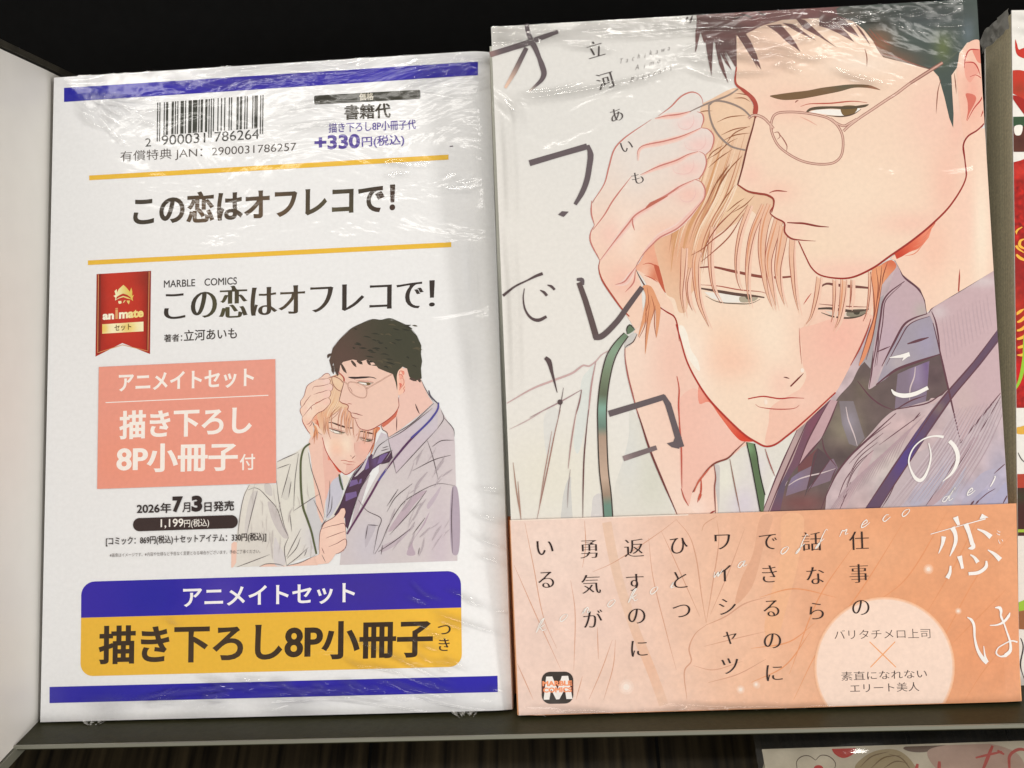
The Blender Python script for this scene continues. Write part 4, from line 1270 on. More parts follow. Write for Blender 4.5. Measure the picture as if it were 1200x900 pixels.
# ---- brush title and author's name
ink = Ink(PL_R, Z_TOP, quadR)
TI = (104, 92, 94)
TF = grad(TI, (612, 62), (236, 200, 176), (594, 104))
ink.brush([(617, 28), (619.5, 40), (624, 50), (628, 58), (632, 68), (635, 76), (637.5, 86), (635, 93), (627, 101), (620, 107)], [5, 5.5, 7, 6, 5, 6.5, 6.5, 5, 3, 1.5], soft(TI, (622, 106, 8, 6, (222, 206, 190), .8)))
ink.brush([(574, 64), (600, 56), (619, 50), (632, 45), (654, 37)], [6.5, 6.5, 7, 6, 4.5], soft(TI, (576, 63, 8, 8, (160, 128, 122), .8)))
ink.brush([(617, 56), (611, 68), (603, 84), (592, 103)], [5, 5.5, 5.5, 3], TF)
ink.brush([(620.5, 191.2), (655, 181), (688, 171.5)], [7, 6.5, 7], TI)
ink.brush([(689, 170), (692, 181), (690.5, 196), (687.5, 212), (682, 226), (674, 239.5)], [3.5, 7, 6.5, 6.5, 6, 4], TI)
ink.fill([(654, 251.5), (658.5, 247.5), (666.5, 248), (660.5, 254.2)], TI, False)
BR = (92, 76, 76)
ink.brush([(589.5, 346.5), (603, 336), (618, 328.5), (628, 323.5), (636, 320.5)], [3.2, 2.2, 1.8, 3, 3.6], BR)
ink.brush([(614.5, 338), (613.2, 350), (616, 364), (623, 373), (631, 375.2), (640.5, 371)], [0.8, 1.5, 2.2, 3, 4, 3.2], BR)
ink.brush([(633, 340), (637.5, 342.5), (641, 346.5)], [1.0, 3, 3.2], BR)
ink.brush([(641.5, 334), (646, 335.5), (650, 339.5)], [1.0, 3, 2.8], BR)
ink.brush([(676, 327.5), (682, 328), (682.5, 334)], [3, 5, 4], TI)
ink.brush([(678.5, 331), (686, 352), (693, 375), (699, 396)], [6, 6.6, 7, 7.4], (98, 82, 80), False)
ink.brush([(696, 395.5), (704, 394.5), (722, 378), (737, 357.5), (752.5, 336.5)], [6, 7, 6.6, 6.4, 5.8], (100, 86, 86))
ink.brush([(639, 419), (643, 423), (647, 437), (653, 460)], [4, 6, 3.4, 0.8], BR)
ink.disc(656.3, 471.2, 3.1, BR)
ink.brush([(713.5, 485), (745, 475.5), (779, 465)], [7.4, 7, 6.6], TI)
ink.brush([(777, 463.5), (783, 474), (789, 494), (798, 524)], [5, 7.2, 7, 8], TI, False)
ink.fill([(781.5, 519.5), (789, 517.5), (792, 510), (799, 512), (796, 526), (787, 524)], TI, False)
ink.brush([(730.5, 537.5), (750, 531), (769.5, 524.5)], [6.2, 6, 5.4], soft((122, 106, 106), (732, 537, 10, 8, (156, 136, 134), .8)))
ink.build('title_lettering', M_PRINT, coverR)

ink = Ink(PL_R, Z_TOP, quadR)
AU = (84, 76, 74)
for ch, x, y, em in (('立', 697.5, 57.5, 22), ('河', 709.5, 94.5, 22), ('あ', 722.5, 134.5, 18), ('い', 734.5, 171.5, 17), ('も', 747, 208.5, 17)):
    ink.char(ch, x, y, em, AU, rot=-16, bx=0.008, by=-0.020)
for s, x0, y0, x1, y1 in (('Tachikawa', 728, 73, 784, 57), ('Aimo', 747, 80, 772, 72), ('Presents', 741, 94.5, 786, 80.5)):
    n = len(s)
    for i, ch in enumerate(s):
        u = i / (n - 1)
        ink.char(ch, x0 + (x1 - x0) * u, y0 + (y1 - y0) * u - (1.6 if ch in 'TAPhkt' else 0), 8.2, (120, 112, 108), rot=-16, bx=-0.012, by=-0.02, skew=0.6, sx=0.85)
ink.build('author_lettering', M_PRINT, coverR)


def white_title(ink, WH):
    B = ink.brush
    B([(1042.5, 419), (1050, 418.2), (1058, 417), (1066, 415)], [.8, 2.6, 4.2, 5.2], WH)
    B([(1064, 416), (1060, 419.5), (1057.5, 422.5)], [3.6, 2.6, .8], WH)
    B(tk(268, 458, 290, 485, 350, 502, 430, 490, 525, 446), [1.2, 4.2, 5.2, 4.8, 4.2], WH)
    B(tp(530, 55, 546, 140, 530, 228, 495, 300, 470, 318, 440, 305, 405, 245, 390, 180, 420, 95, 490, 30, 570, 6, 635, 12), [1.2, 1.8, 2.2, 3.6, 4.2, 4, 2.2, 1.8, 1.6, 1.6, 2, 3.2], WH)
    B(tp(676, 40, 712, 80, 734, 140, 728, 200, 690, 270, 628, 325), [4.5, 5, 5, 4.4, 3, .8], WH)


def white_title_band(ink, WH):
    B = ink.brush
    B(tp(718, 575, 730, 605, 742, 632), [6.5, 4.8, 3.2], WH)
    B(tp(543, 696, 740, 640, 930, 588), [.9, .9, 1.3], WH, False)
    ink.fill(tp(886, 592, 905, 552, 950, 578), WH, False)
    B(tp(695, 648, 716, 690, 720, 745, 700, 805, 678, 852), [6, 4.6, 4.2, 3, .8], WH)
    B(tp(790, 622, 815, 690, 838, 770), [6, 4.6, 5], WH)
    ink.fill(tp(805, 796, 830, 780, 828, 762, 850, 756, 858, 790, 836, 806), WH)
    B(tp(636, 712, 628, 760, 600, 832), [5.4, 3.6, .8], WH)
    B(tp(872, 660, 920, 680, 968, 716), [1.4, 3.6, 6], WH)
    B(tq(170, 215, 166, 255, 150, 288), [2, 3.6, 5], WH)
    B(tq(222, 158, 232, 195, 240, 232), [6, 4, 3.4], WH)
    B(tq(275, 262, 335, 254, 378, 220, 380, 186), [3.8, 4, 4, 2], WH)
    B(tq(285, 150, 308, 165, 330, 195), [1.4, 3, 5], WH)
    B(tq(388, 122, 425, 145, 462, 180), [1.2, 3.8, 6], WH)
    for p in (tq(444, 8, 452, 16, 462, 18), tq(440, 24, 448, 32, 460, 34), tq(450, 62, 456, 80, 462, 84), tq(470, 60, 478, 72)):
        B(p, np.linspace(.5, 1, len(p)), WH)
    B(tq(268, 517, 290, 530, 306, 560, 312, 640, 330, 710, 360, 760, 385, 784), [1, 3, 3, 2.4, 3.4, 4.6, 5], WH)
    B(tq(385, 780, 372, 745, 364, 685), [3.4, 2.2, .8], WH)
    B(tq(400, 564, 440, 562, 480, 545, 512, 510, 520, 490), [1, 1.8, 3, 3.2, 1], WH)
    B(tq(430, 460, 458, 462, 466, 480, 464, 510, 478, 540), [1, 4, 3.4, 2, 2.4], WH)
    B(tq(466, 505, 500, 600, 522, 670, 520, 715, 490, 742), [1.6, 2, 2.6, 4, 4.4], WH)
    B(tq(495, 742, 460, 746, 438, 728, 446, 700, 480, 676, 530, 656, 566, 664), [3.4, 1.6, 2, 1.4, 1.4, 1.6, 2], WH)


ink = Ink(PL_R, Z_TOP, quadR)
WH = (246, 240, 232)
white_title(ink, WH)
SCRIPT = {   # slanted handwriting, in a unit box
    'k': [[(0, 0), (.25, 1), (.45, 1.15), (.3, .7), (.05, -.05)], [(.65, .55), (.3, .32), (.45, .2), (.6, 0), (.85, .08)]],
    'o': [[(.5, .55), (.2, .5), (.05, .18), (.2, 0), (.5, .15), (.62, .45), (.42, .58)]],
    'n': [[(0, 0), (.15, .5), (.1, .1), (.35, .5), (.45, .4), (.45, 0), (.7, .1)]],
    'i': [[(0, .1), (.2, .5), (.12, .05), (.4, .1)]],
    'w': [[(0, .5), (.08, 0), (.35, .4), (.38, 0), (.7, .55)]],
    'a': [[(.5, .5), (.15, .45), (.05, .1), (.25, .02), (.55, .5), (.5, .05), (.8, .12)]],
    'f': [[(.75, 1), (.6, 1.15), (.4, .7), (.2, -.3), (.0, -.45), (.15, -.1), (.6, .3)]],
    'r': [[(0, 0), (.15, .5), (.25, .42), (.5, .5), (.45, .1), (.7, .1)]],
    'e': [[(.1, .2), (.5, .4), (.4, .6), (.12, .35), (.12, .02), (.4, .05), (.75, .3)]],
    'c': [[(.5, .5), (.3, .55), (.08, .2), (.25, 0), (.7, .28)]],
    'd': [[(.45, .45), (.15, .42), (.02, .1), (.22, .02), (.5, .4), (.85, 1.05), (.55, .3), (.6, .02), (.9, .15)]],
    '!': [[(.35, 1.0), (.45, 1.02), (.3, .4), (.2, .2)], [(.1, .02), (.16, -.04)]],
}


def script(ink, ch, x, y, s, col, w=1.3):
    for st in SCRIPT[ch]:
        p = np.array([(x + (q[0] - .3 + .25 * q[1]) * s, y - q[1] * s - q[0] * s * .25) for q in st])
        ink.line(p, w, col, (.5, .5), step=1.2)


script(ink, 'd', 1108, 589, 14, WH)
script(ink, 'e', 1136, 581, 13, WH)
script(ink, '!', 1161, 574, 14, WH, 1.7)
ink.build('white_lettering', M_PRINT, coverR)

# ---- paper band round the foot of the comic
bandtop_px = np.array([(598, 609.5), (1192, 590)])
bt = PL_R.loc(bandtop_px)
quadB = np.r_[PL_R.pix([(-R_W / 2, 0.0001), (R_W / 2 - .00015, 0.0001)]), PL_R.pix(bt)[::-1]]


def band(name, parent, w, h_of_x, t, pl, col, m):
    """paper strip wrapped round fore-edge, front and spine"""
    xs = np.r_[np.linspace(-w / 2, w / 2 - pl.bend, 26), np.linspace(w / 2 - pl.bend, w / 2, 8)[1:]]
    V, Fc = [], []
    off = 0.0006
    prof = [(-w / 2 - 0.0004, -t * 0.9), (-w / 2 - 0.0004, -0.0004)] + [(x, float(pl.surf(x)) + off * min(1, (x + w / 2) / 0.0012)) for x in xs] + [(w / 2 + 0.0005, -pl.drop - 0.001), (w / 2 + 0.0005, -t * 0.9)]
    rows = 8
    for j in range(rows + 1):
        for (x, z) in prof:
            V.append((x, 0.0001 + (h_of_x(x) - 0.0001) * j / rows, z))
    n = len(prof)
    for j in range(rows):
        for i in range(n - 1):
            a = j * n + i
            Fc.append((a, a + 1, a + n + 1, a + n))
    o = link_mesh(name, V, Fc, m, parent, np.tile(alb(col), (len(V), 1)))
    return o


hx = lambda x: float(np.interp(x, bt[:, 0], bt[:, 1]))
obi = band('paper_band', comic, R_W, hx, t_R, PL_R, (236, 168, 118), M_OBI)
obi['label'] = 'orange paper band round the lower third, pale peach at its left'


class BandPlane(Plane):
    pass


ink = Ink(PL_R, 0.00063, quadB)
OB = mottle(soft(grad((239, 209, 193), (640, 700), (231, 162, 118), (1080, 650)), (640, 640, 70, 50, (243, 218, 202), .7), (850, 720, 60, 80, (241, 196, 164), .5), (1160, 760, 60, 60, (232, 152, 106), .6), (900, 800, 90, 40, (241, 188, 152), .6), (1020, 650, 60, 30, (238, 176, 134), .6), (720, 800, 90, 40, (239, 204, 182), .6)), .03, 26.0)
ink.fill(quadB, OB, False, step=6)
BL = (222, 176, 150)
for p in ([(711, 612), (718, 650), (728, 690), (745, 740), (765, 790), (778, 826)],):
    ink.line(p, 11, soft((233, 197, 172), (760, 780, 40, 50, (235, 186, 156), .8)), (1, 1))
ink.fill([(893, 604), (905, 604), (895, 640), (880, 690), (862, 708), (868, 680), (882, 650)], (226, 172, 140))
ink.fill([(918, 604), (940, 604), (935, 660), (925, 700), (905, 760), (896, 740), (905, 690), (915, 650)], (238, 182, 142))
t6 = T(600, 600, 4)
for p, w in ((t6(10, 250, 120, 500, 230, 740), 1), (t6(60, 50, 100, 250, 150, 500, 210, 640), 1), (t6(340, 40, 345, 160, 330, 260), 1), (t6(275, 320, 295, 460, 290, 740), 1), (t6(470, 600, 420, 740, 360, 880), 1), (t6(485, 600, 475, 720, 430, 880), 1), (t6(330, 770, 300, 880), 1), (t6(380, 280, 470, 240, 700, 90, 770, 35), 1), (t6(640, 120, 660, 300, 720, 550, 770, 740), 1),
             (t6(770, 35, 830, 110, 860, 200, 890, 400, 910, 520), 1.3), (t6(700, 90, 760, 220, 880, 490), 1), (t6(960, 40, 970, 120, 940, 340, 910, 520), 1.3), (t6(1090, 80, 1020, 270, 930, 480), 1), (t6(910, 530, 860, 570, 830, 640, 840, 700, 810, 740, 820, 880), 1.6), (t6(910, 530, 1000, 490, 1090, 430, 1190, 400), 1.6), (t6(900, 630, 1060, 590, 1190, 560), 1), (t6(920, 800, 1060, 760, 1190, 690), 1.2), (t6(850, 720, 940, 740, 1080, 700), 1), (t6(890, 90, 900, 60, 960, 20), 1), (t6(400, 540, 405, 690), 1), (t6(20, 700, 100, 880), 1)):
    ink.line(p, w, (214, 160, 132), (.3, .3))
for p in ([(1150, 600), (1120, 660), (1085, 720)], [(1188, 625), (1150, 668), (1115, 730), (1080, 800)], [(1110, 600), (1060, 680), (1020, 710)], [(1000, 640), (960, 700), (925, 790)], [(1060, 610), (1010, 690), (960, 760), (930, 820)], [(1190, 740), (1150, 790), (1130, 822)], [(890, 700), (930, 690), (980, 700)], [(880, 800), (920, 780), (950, 740)], [(1180, 690), (1130, 740), (1110, 760)], [(880, 760), (925, 752), (955, 730)]):
    ink.line(p, 1.4, (228, 152, 104), (.2, .2))
for x, y, r in ((734, 805, 9), (868, 808, 5), (887, 803, 4), (1088, 667, 6), (886, 802, 4), (1123, 716, 4)):
    for q, c in ((1, .25), (.7, .5), (.4, .9)):
        b = OB(np.array([[x, y]], float))[0]
        ink.disc(x, y, r * q, tuple(b + (np.array((250, 232, 218)) - b) * c), n=16)
ink.line([(599, 610.2), (900, 600.2), (1190, 590.6)], 1.3, (250, 226, 208), (1, 1), smooth=False)
ink.build('band_drawing', M_OBI, obi)

ink = Ink(PL_R, 0.00070, quadB)
for r, c in ((82.5, .3), (81, .6), (79.5, 1.0)):
    b = np.array((242, 176, 128.0))
    ink.fill(np.stack([1036.5 + r * np.cos(np.linspace(0, 6.2832, 64, endpoint=False)), 782 + r * np.sin(np.linspace(0, 6.2832, 64, endpoint=False))], 1), tuple(b + (np.array((247, 217, 197)) - b) * c), False)
DK = (62, 46, 44)
ink.text('バリタチメロ上司', 978, 749.5, 1090.5, 747.8, 11.2, DK, -0.006, -0.010)
ink.line([(1019, 752), (1050, 782)], 1.4, (240, 166, 112), (.8, .8))
ink.line([(1049, 752), (1020, 782)], 1.4, (240, 166, 112), (.8, .8))
ink.text('素直になれない', 986, 797.8, 1086.5, 794.4, 10.4, DK, 0.002, -0.006)
ink.text('エリート美人', 996.5, 812, 1077.5, 809.8, 10.6, DK, 0.002, -0.006)
ink.build('round_caption', M_OBI, obi)

ink = Ink(PL_R, 0.00074, quadB)
cols = [('仕事の', [(1006.7, 633.5), (1006.7, 672), (1008.8, 712)]), ('話なら', [(951.5, 634.5), (955.5, 674.5), (957, 716)]), ('できるのに', [(900.2, 635), (901.9, 672.5), (904, 713), (905.3, 751), (907.5, 788.5)]), ('ワイシャツ', [(846.8, 635), (847.5, 672), (852.5, 711), (855.5, 747.5), (855.5, 780.5)]),
        ('ひとつ', [(795.7, 639.5), (797.5, 679.5), (798.7, 716)]), ('返すのに', [(743, 642), (744.2, 682.5), (746.2, 722), (749.2, 760)]), ('勇気が', [(690, 643.7), (692.5, 684.5), (695, 725)]), ('いる', [(638.7, 642), (640, 679.5)])]
for s, ps in cols:
    for ch, (x, y) in zip(s, ps):
        ink.char(ch, x, y, 24.5 if ch not in 'ャ' else 22, (52, 38, 36), rot=-2.2, bx=0.006, by=-0.019)
ink.build('band_lettering', M_OBI, obi)

ink = Ink(PL_R, 0.00080, np.r_[quadB[:1], PL_R.pix([(R_W / 2 + .004, 0)]), PL_R.pix([(R_W / 2 + .004, bt[-1, 1])]), quadB[-1:]])
white_title_band(ink, WH)
for ch, x, y in (('k', 632, 741), ('o', 659, 729), ('n', 686, 720), ('o', 715, 712), ('k', 740, 706), ('o', 765, 697), ('i', 789, 690), ('w', 840, 677), ('a', 868, 666), ('o', 918, 650), ('f', 938, 643), ('f', 961, 637), ('r', 988, 629), ('e', 1012, 619), ('c', 1037, 612), ('o', 1060, 606)):
    script(ink, ch, x, y, 13 if ch in 'kf' else 14, (249, 240, 230), 1.2)
ink.build('white_lettering', M_OBI, obi)

ink = Ink(PL_R, 0.00074, quadB)
t9 = T(610, 770, 11.25)
ink.rbox(*t9(278, 195, 695, 192, 697, 612, 280, 618), 10, (58, 50, 44))
ink.fill(t9(278, 330, 695, 325, 697, 470, 280, 475), (92, 44, 36), False)
ink.fill(t9(305, 562, 338, 258, 418, 256, 488, 425, 545, 250, 628, 247, 686, 552, 605, 553, 585, 420, 512, 556, 470, 558, 402, 425, 380, 561), (244, 236, 226), False)
ink.text('MARBLE', *t9(290, 384, 680, 376).ravel(), 6.0, (246, 152, 104), 0.05)
ink.text('COMICS', *t9(300, 470, 677, 462).ravel(), 6.0, (246, 152, 104), 0.05)
ink.build('publisher_badge', M_OBI, obi)

# ---- shrink film of the front comic, gathered along its top edge and foot
fr = random.Random(21)
S1, H1 = 0.00042, 0.00014
top_y = lambda x: np.interp(x, (575, 1147), (32, -1))
crs = [([(590, 46), (640, 40), (705, 32)], S1, H1), ([(640, 34), (720, 30), (800, 25)], S1, H1), ([(700, 47), (760, 43), (835, 37)], S1, H1), ([(660, 55), (690, 57), (722, 62)], S1, H1), ([(790, 39), (850, 38), (908, 41)], S1, H1), ([(795, 68), (860, 66), (945, 71)], S1, H1 * .8), ([(825, 53), (865, 54), (906, 51)], S1, H1 * 1.2), ([(820, 85), (865, 88), (908, 86)], S1, H1),
       ([(604, 121), (650, 114), (700, 105), (760, 92), (800, 76)], .0007, .00017), ([(608, 112), (650, 108), (690, 99)], .0006, .00012), ([(990, 18), (1040, 13), (1105, 5)], S1, H1), ([(1010, 24), (1040, 21), (1085, 12)], S1, H1 * 1.3), ([(1020, 23), (1060, 23), (1120, 9)], S1, H1 * 1.2), ([(586, 36), (604, 50), (622, 58)], S1, H1), ([(600, 34), (616, 46), (634, 55)], S1, H1), ([(880, 60), (920, 62), (945, 68)], S1, H1),
       ([(975, 82), (1000, 92), (1036, 101)], .0006, .00012)]
crs += scatter(fr, 34, (600, 14, 1130, 32), -3, 60, .00034, .00012) + scatter(fr, 16, (800, 45, 960, 90), 0, 50, .0004, .0001)
film_patch('shrink_film', PL_R, (575, -10, 1150, 128), crs, comic, M_FILM, seed=1, flow=(50, 420, .1), loose=lambda x, y: max(0.0, min(1.0, (y - (R_H - .0065)) / .002)), amp=.00022)
crs = [([(655, 834), (700, 837), (760, 838), (880, 832)], .0004, .00016), ([(780, 822), (850, 826), (930, 826)], .0004, .00013), ([(650, 831), (690, 830), (730, 835)], .0004, .00013), ([(880, 823), (930, 828), (960, 822)], .0004, .00012), ([(905, 771), (945, 773), (985, 776)], .0009, .00012)] + scatter(fr, 14, (630, 826, 960, 838), 1, 70, .0003, .0001)
film_patch('shrink_film', PL_R, (600, 812, 980, 850), crs, comic, M_FILM, z0=0.0017, seed=3)
crs = [([(594, 130), (598, 180), (601, 260)], .0004, .00012), ([(600, 110), (606, 128), (612, 150)], .0004, .00012), ([(590, 118), (597, 128), (606, 134)], .0005, .00014), ([(597, 270), (603, 350), (607, 470)], .0004, .00008)]
film_patch('shrink_film', PL_R, (580, 95, 625, 560), crs, comic, M_FILM, z0=0.0014, seed=6)

# ================================================================== COPY OF THE COMIC STANDING BEHIND
rot_b = R_ROT
off_b = -0.0142
foot_b = ORG + R_ROT @ np.array([0.0, 0, off_b])
PL_B = Plane(rot_b, foot_b, R_W, R_H, 0.004, 0.0004)
lb = PL_B.loc([(593.0, 608), (600.8, 829)])
dxb = float(lb.mean(axis=0)[0] + R_W / 2)
ang_b = math.atan2(lb[0][0] - lb[1][0], lb[0][1] - lb[1][1])
cb, sb = math.cos(-ang_b), math.sin(-ang_b)
rot_b = R_ROT @ np.array([[cb, -sb, 0], [sb, cb, 0], [0, 0, 1]])
lo = PL_B.loc([(601.3, 832.5)])[0]
foot_b = foot_b + R_ROT @ np.array([lo[0], 0.0, 0]) + rot_b @ np.array([R_W / 2, 0, 0])
PL_B = Plane(rot_b, foot_b, R_W, R_H, 0.004, 0.0004)
t_B = 0.0088
copy = thing('comic_book', PL_B.M, 'banded comic hidden behind the front copy, only its thin orange left edge showing', 'comic book', 'copies of the banded comic')
bevel_box('page_block', (-R_W / 2 + 0.0012, R_W / 2 - 0.0012, 0.001, R_H - 0.001, -t_B + 0.0006, -0.0010), M_PAGES, copy, 0)
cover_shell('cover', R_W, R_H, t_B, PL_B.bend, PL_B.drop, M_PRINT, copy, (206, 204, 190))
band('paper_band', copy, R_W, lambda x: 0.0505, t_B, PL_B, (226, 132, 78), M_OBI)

# ================================================================== THE BONUS SET WITH ITS WHITE SHEET
t_L = 0.016
bonus = thing('bonus_set', PL_L.M, 'wrapped set with white price sheet, barcode, red ribbon badge and blue and yellow banner', 'book set')
bevel_box('page_block', (-L_W / 2 + 0.001, L_W / 2 - 0.001, 0.0008, L_H - 0.0008, -t_L + 0.0006, -0.0024), M_PAGES, bonus, 0)
sheet = cover_shell('cover_sheet', L_W, L_H, t_L, PL_L.bend, PL_L.drop, M_SHEET, bonus, (234, 232, 230), power=2)
quadL = PL_L.pix([(-L_W / 2, 0), (L_W / 2, 0), (L_W / 2, L_H), (-L_W / 2, L_H)])

ink = Ink(PL_L, 0.00006)
BLUE = (46, 38, 162)
ink.fill([(75, 103), (560, 72), (560, 88), (75, 119.5)], soft(BLUE, (300, 90, 130, 30, (62, 50, 150), .6), (100, 110, 40, 30, (40, 42, 150), .8)), False)
ink.build('border_stripe', M_SHEET, sheet)
ink = Ink(PL_L, 0.00006)
ink.fill([(58, 805), (583, 792), (583.3, 811), (58, 824)], soft(BLUE, (130, 815, 60, 30, (44, 40, 156), .8), (60, 815, 20, 40, (66, 60, 160), .8)), False)
ink.build('border_stripe', M_SHEET, sheet)
ink = Ink(PL_L, 0.00006)
YE = (232, 184, 62)
ink.fill([(104.5, 205.7), (525.5, 181.2), (525.6, 187), (104.5, 211.2)], YE, False)
ink.fill([(103, 305.2), (528.7, 283.8), (528.8, 289.5), (103, 310.6)], YE, False)
ink.build('rule_line', M_SHEET, sheet)

# barcode
ink = Ink(PL_L, 0.00006)
digs = '2900031786264'
Lc = ['0001101', '0011001', '0010011', '0111101', '0100011', '0110001', '0101111', '0111011', '0110111', '0001011']
par = {'2': 'LLGGLG'}[digs[0]]
bits = '101'
for dgt, pq in zip(digs[1:7], par):
    c = Lc[int(dgt)]
    bits += c if pq == 'L' else ''.join('1' if q == '0' else '0' for q in c)[::-1]
bits += '01010'
for dgt in digs[7:]:
    bits += ''.join('1' if q == '0' else '0' for q in Lc[int(dgt)])
bits += '101'
TLb, TRb = np.array([184.2, 120.3]), np.array([308.9, 111.2])
i = 0
BK = (58, 56, 50)
while i < 95:
    if bits[i] == '1':
        j = i
        while j < 95 and bits[j] == '1':
            j += 1
        guard = i < 3 or i >= 92 or 45 <= i < 50
        a, b = TLb + (TRb - TLb) * i / 95, TLb + (TRb - TLb) * j / 95
        hgt = 45.5 if guard else 38.5
        ink.fill([a, b, b + np.array([-.6, hgt]), a + np.array([-.6, hgt])], soft(BK, (240, 140, 60, 20, (74, 80, 72), .6)), False)
        i = j
    else:
        i += 1
ink.text('2', 170.2, 171.8, 177, 171.4, 9.6, BK, -.004)
ink.text('900031', 189.2, 170.3, 240.5, 167, 11.6, BK, 0.0)
ink.text('786264', 251.5, 166.2, 303.5, 162.8, 11.6, BK, 0.0)
ink.text('有償特典 JAN：2900031786257', 141, 191.5, 347, 179.3, 14.2, (76, 66, 60), -.006)
ink.build('barcode', M_SHEET, sheet)

# price
ink = Ink(PL_L, 0.00006)
ink.rbox((368, 112), (492.5, 105), (492.7, 115.8), (368.2, 122.6), 2.2, (54, 52, 42))
PU = (86, 70, 148)
ink.text('価格', 421, 117.8, 438, 117, 8.6, (206, 198, 180), .02)
ink.text('書籍代', 403.7, 140.6, 458, 138, 17.6, (62, 56, 46), .030, .018)
ink.text('描き下ろし8P小冊子代', 385, 155.8, 487.5, 151.2, 11.4, PU, .016, .008)
ink.text('+330', 368.6, 176, 422, 173.6, 17, PU, .035)
ink.text('円(税込)', 424, 174, 474, 171.2, 14, PU, .02, .012)
ink.fill([(527, 171), (531, 170.6), (531, 171.8), (527, 172.2)], (90, 80, 90), False)
ink.build('price_lettering', M_SHEET, sheet)

# titles
ink = Ink(PL_L, 0.00006)
TB = soft((66, 58, 48), (235, 250, 26, 26, (104, 82, 62), .9), (320, 245, 40, 30, (112, 88, 66), .8), (390, 245, 30, 30, (92, 84, 62), .8), (455, 240, 16, 30, (76, 54, 46), .8))  # brown blobs paint the warm gloss reflection into the black ink
ink.text('この恋はオフレコで！', 156, 265, 463, 248.5, 36.5, TB, .034, .026)
ink.text('MARBLE COMICS'.replace(' ', '\u3000'), 192, 337.2, 277.6, 333.3, 8.6, (66, 60, 58), .010)
T2 = soft((58, 50, 46), (262, 360, 30, 30, (88, 86, 58), .8), (335, 352, 50, 20, (92, 78, 58), .8))  # olive and brown blobs: gloss sheen painted into this lettering too
ink.text('この恋はオフレコで！', 192, 376, 509.5, 361.5, 37.5, T2, .034, -.010)
ink.text('著者：', 192, 401, 213.5, 400, 9, (66, 58, 54), .016)
ink.text('立河あいも', 215.5, 400, 277.6, 396.8, 13.2, (62, 54, 50), .014, .010)
ink.build('title_lettering', M_SHEET, sheet)

# red ribbon badge
ink = Ink(PL_L, 0.00006)
tr = T(100, 310, 8.18)
RD = soft((192, 52, 36), (115, 360, 8, 80, (140, 36, 26), .9), (175, 360, 8, 80, (140, 36, 26), .9), (172, 325, 16, 14, (132, 44, 32), .6), (145, 410, 40, 10, (170, 40, 32), .6))
ink.fill(tr(108, 92, 630, 60, 620, 858, 355, 752, 97, 883), RD, False, step=4)
ink.fill(tr(128, 90, 150, 89, 145, 845, 122, 860), (128, 40, 28), False)
ink.fill(tr(592, 62, 612, 61, 604, 828, 584, 820), (128, 40, 28), False)
GO = (214, 150, 96)
ink.line(tr(126, 95, 118, 846, 356, 770, 600, 830, 612, 66), .75, GO, (1, 1), smooth=False)
CR = grad((242, 236, 196), (133, 350), (222, 192, 88), (156, 345))
ink.fill(tr(365, 195, 395, 222, 418, 250, 425, 262, 440, 220, 450, 260, 448, 300, 466, 290, 452, 322, 458, 350, 440, 335, 400, 325, 365, 312, 320, 325, 285, 345, 290, 318, 270, 300, 290, 292, 280, 255, 300, 235, 305, 268, 320, 235, 342, 215), CR, False)
ink.fill(tr(300, 310, 330, 292, 362, 278, 400, 290, 432, 312, 440, 330, 400, 310, 362, 300, 320, 318, 296, 335), (184, 48, 34), False)
ink.fill(tr(315, 350, 345, 348, 348, 370, 330, 378, 318, 370), CR, False)
ink.fill(tr(372, 345, 388, 342, 372, 362, 358, 368), CR, False)
ink.fill(tr(395, 345, 428, 345, 418, 382, 405, 366), CR, False)
AN = grad((246, 240, 216), (140, 372), (238, 214, 132), (160, 370))
ink.text('an', 120.2, 375, 133.6, 374.2, 7.0, AN, .045)
ink.text('mate', 139.4, 373.8, 168.2, 371.6, 9.4, AN, .045)
ink.fill(tr(288, 432, 312, 430, 312, 520, 288, 522), (222, 160, 104), False)
ink.fill(tr(288, 418, 312, 416, 312, 426, 288, 428), (222, 160, 104), False)
ink.fill(tr(162, 573, 557, 547, 557, 640, 162, 663), soft((246, 236, 196), (121, 385, 6, 8, (232, 192, 84), .9), (150, 384, 10, 8, (232, 198, 104), .9)), False, step=3)
ink.text('セット', 134, 388.3, 153.8, 386.4, 7.4, (92, 66, 30), .02)
ink.build('ribbon_badge', M_SHEET, sheet)

# drawing of the two men on the sheet
quadI = [(323.6, 362), (545, 362), (536.5, 657.2), (270, 666), (272, 640), (318, 567), (323.5, 566)]
ink = Ink(PL_L, 0.00006, None, dz=0.0000006)
src = np.array([(864, 217), (980, 326), (897, 523), (1105, 73), (692, 280), (1140, 48), (877, 467)], float)
dst = np.concatenate([tu(348, 640), tu(530, 828), tv(380, 333), tu(710, 445), tu(68, 690), tu(790, 390), tv(360, 243)])
AA = np.c_[src, np.ones(len(src))]
sol = np.linalg.lstsq(AA, dst, rcond=None)[0].T
MP = Mapper(sol)
f, l = ink.fill, ink.line
LK = (84, 70, 72)
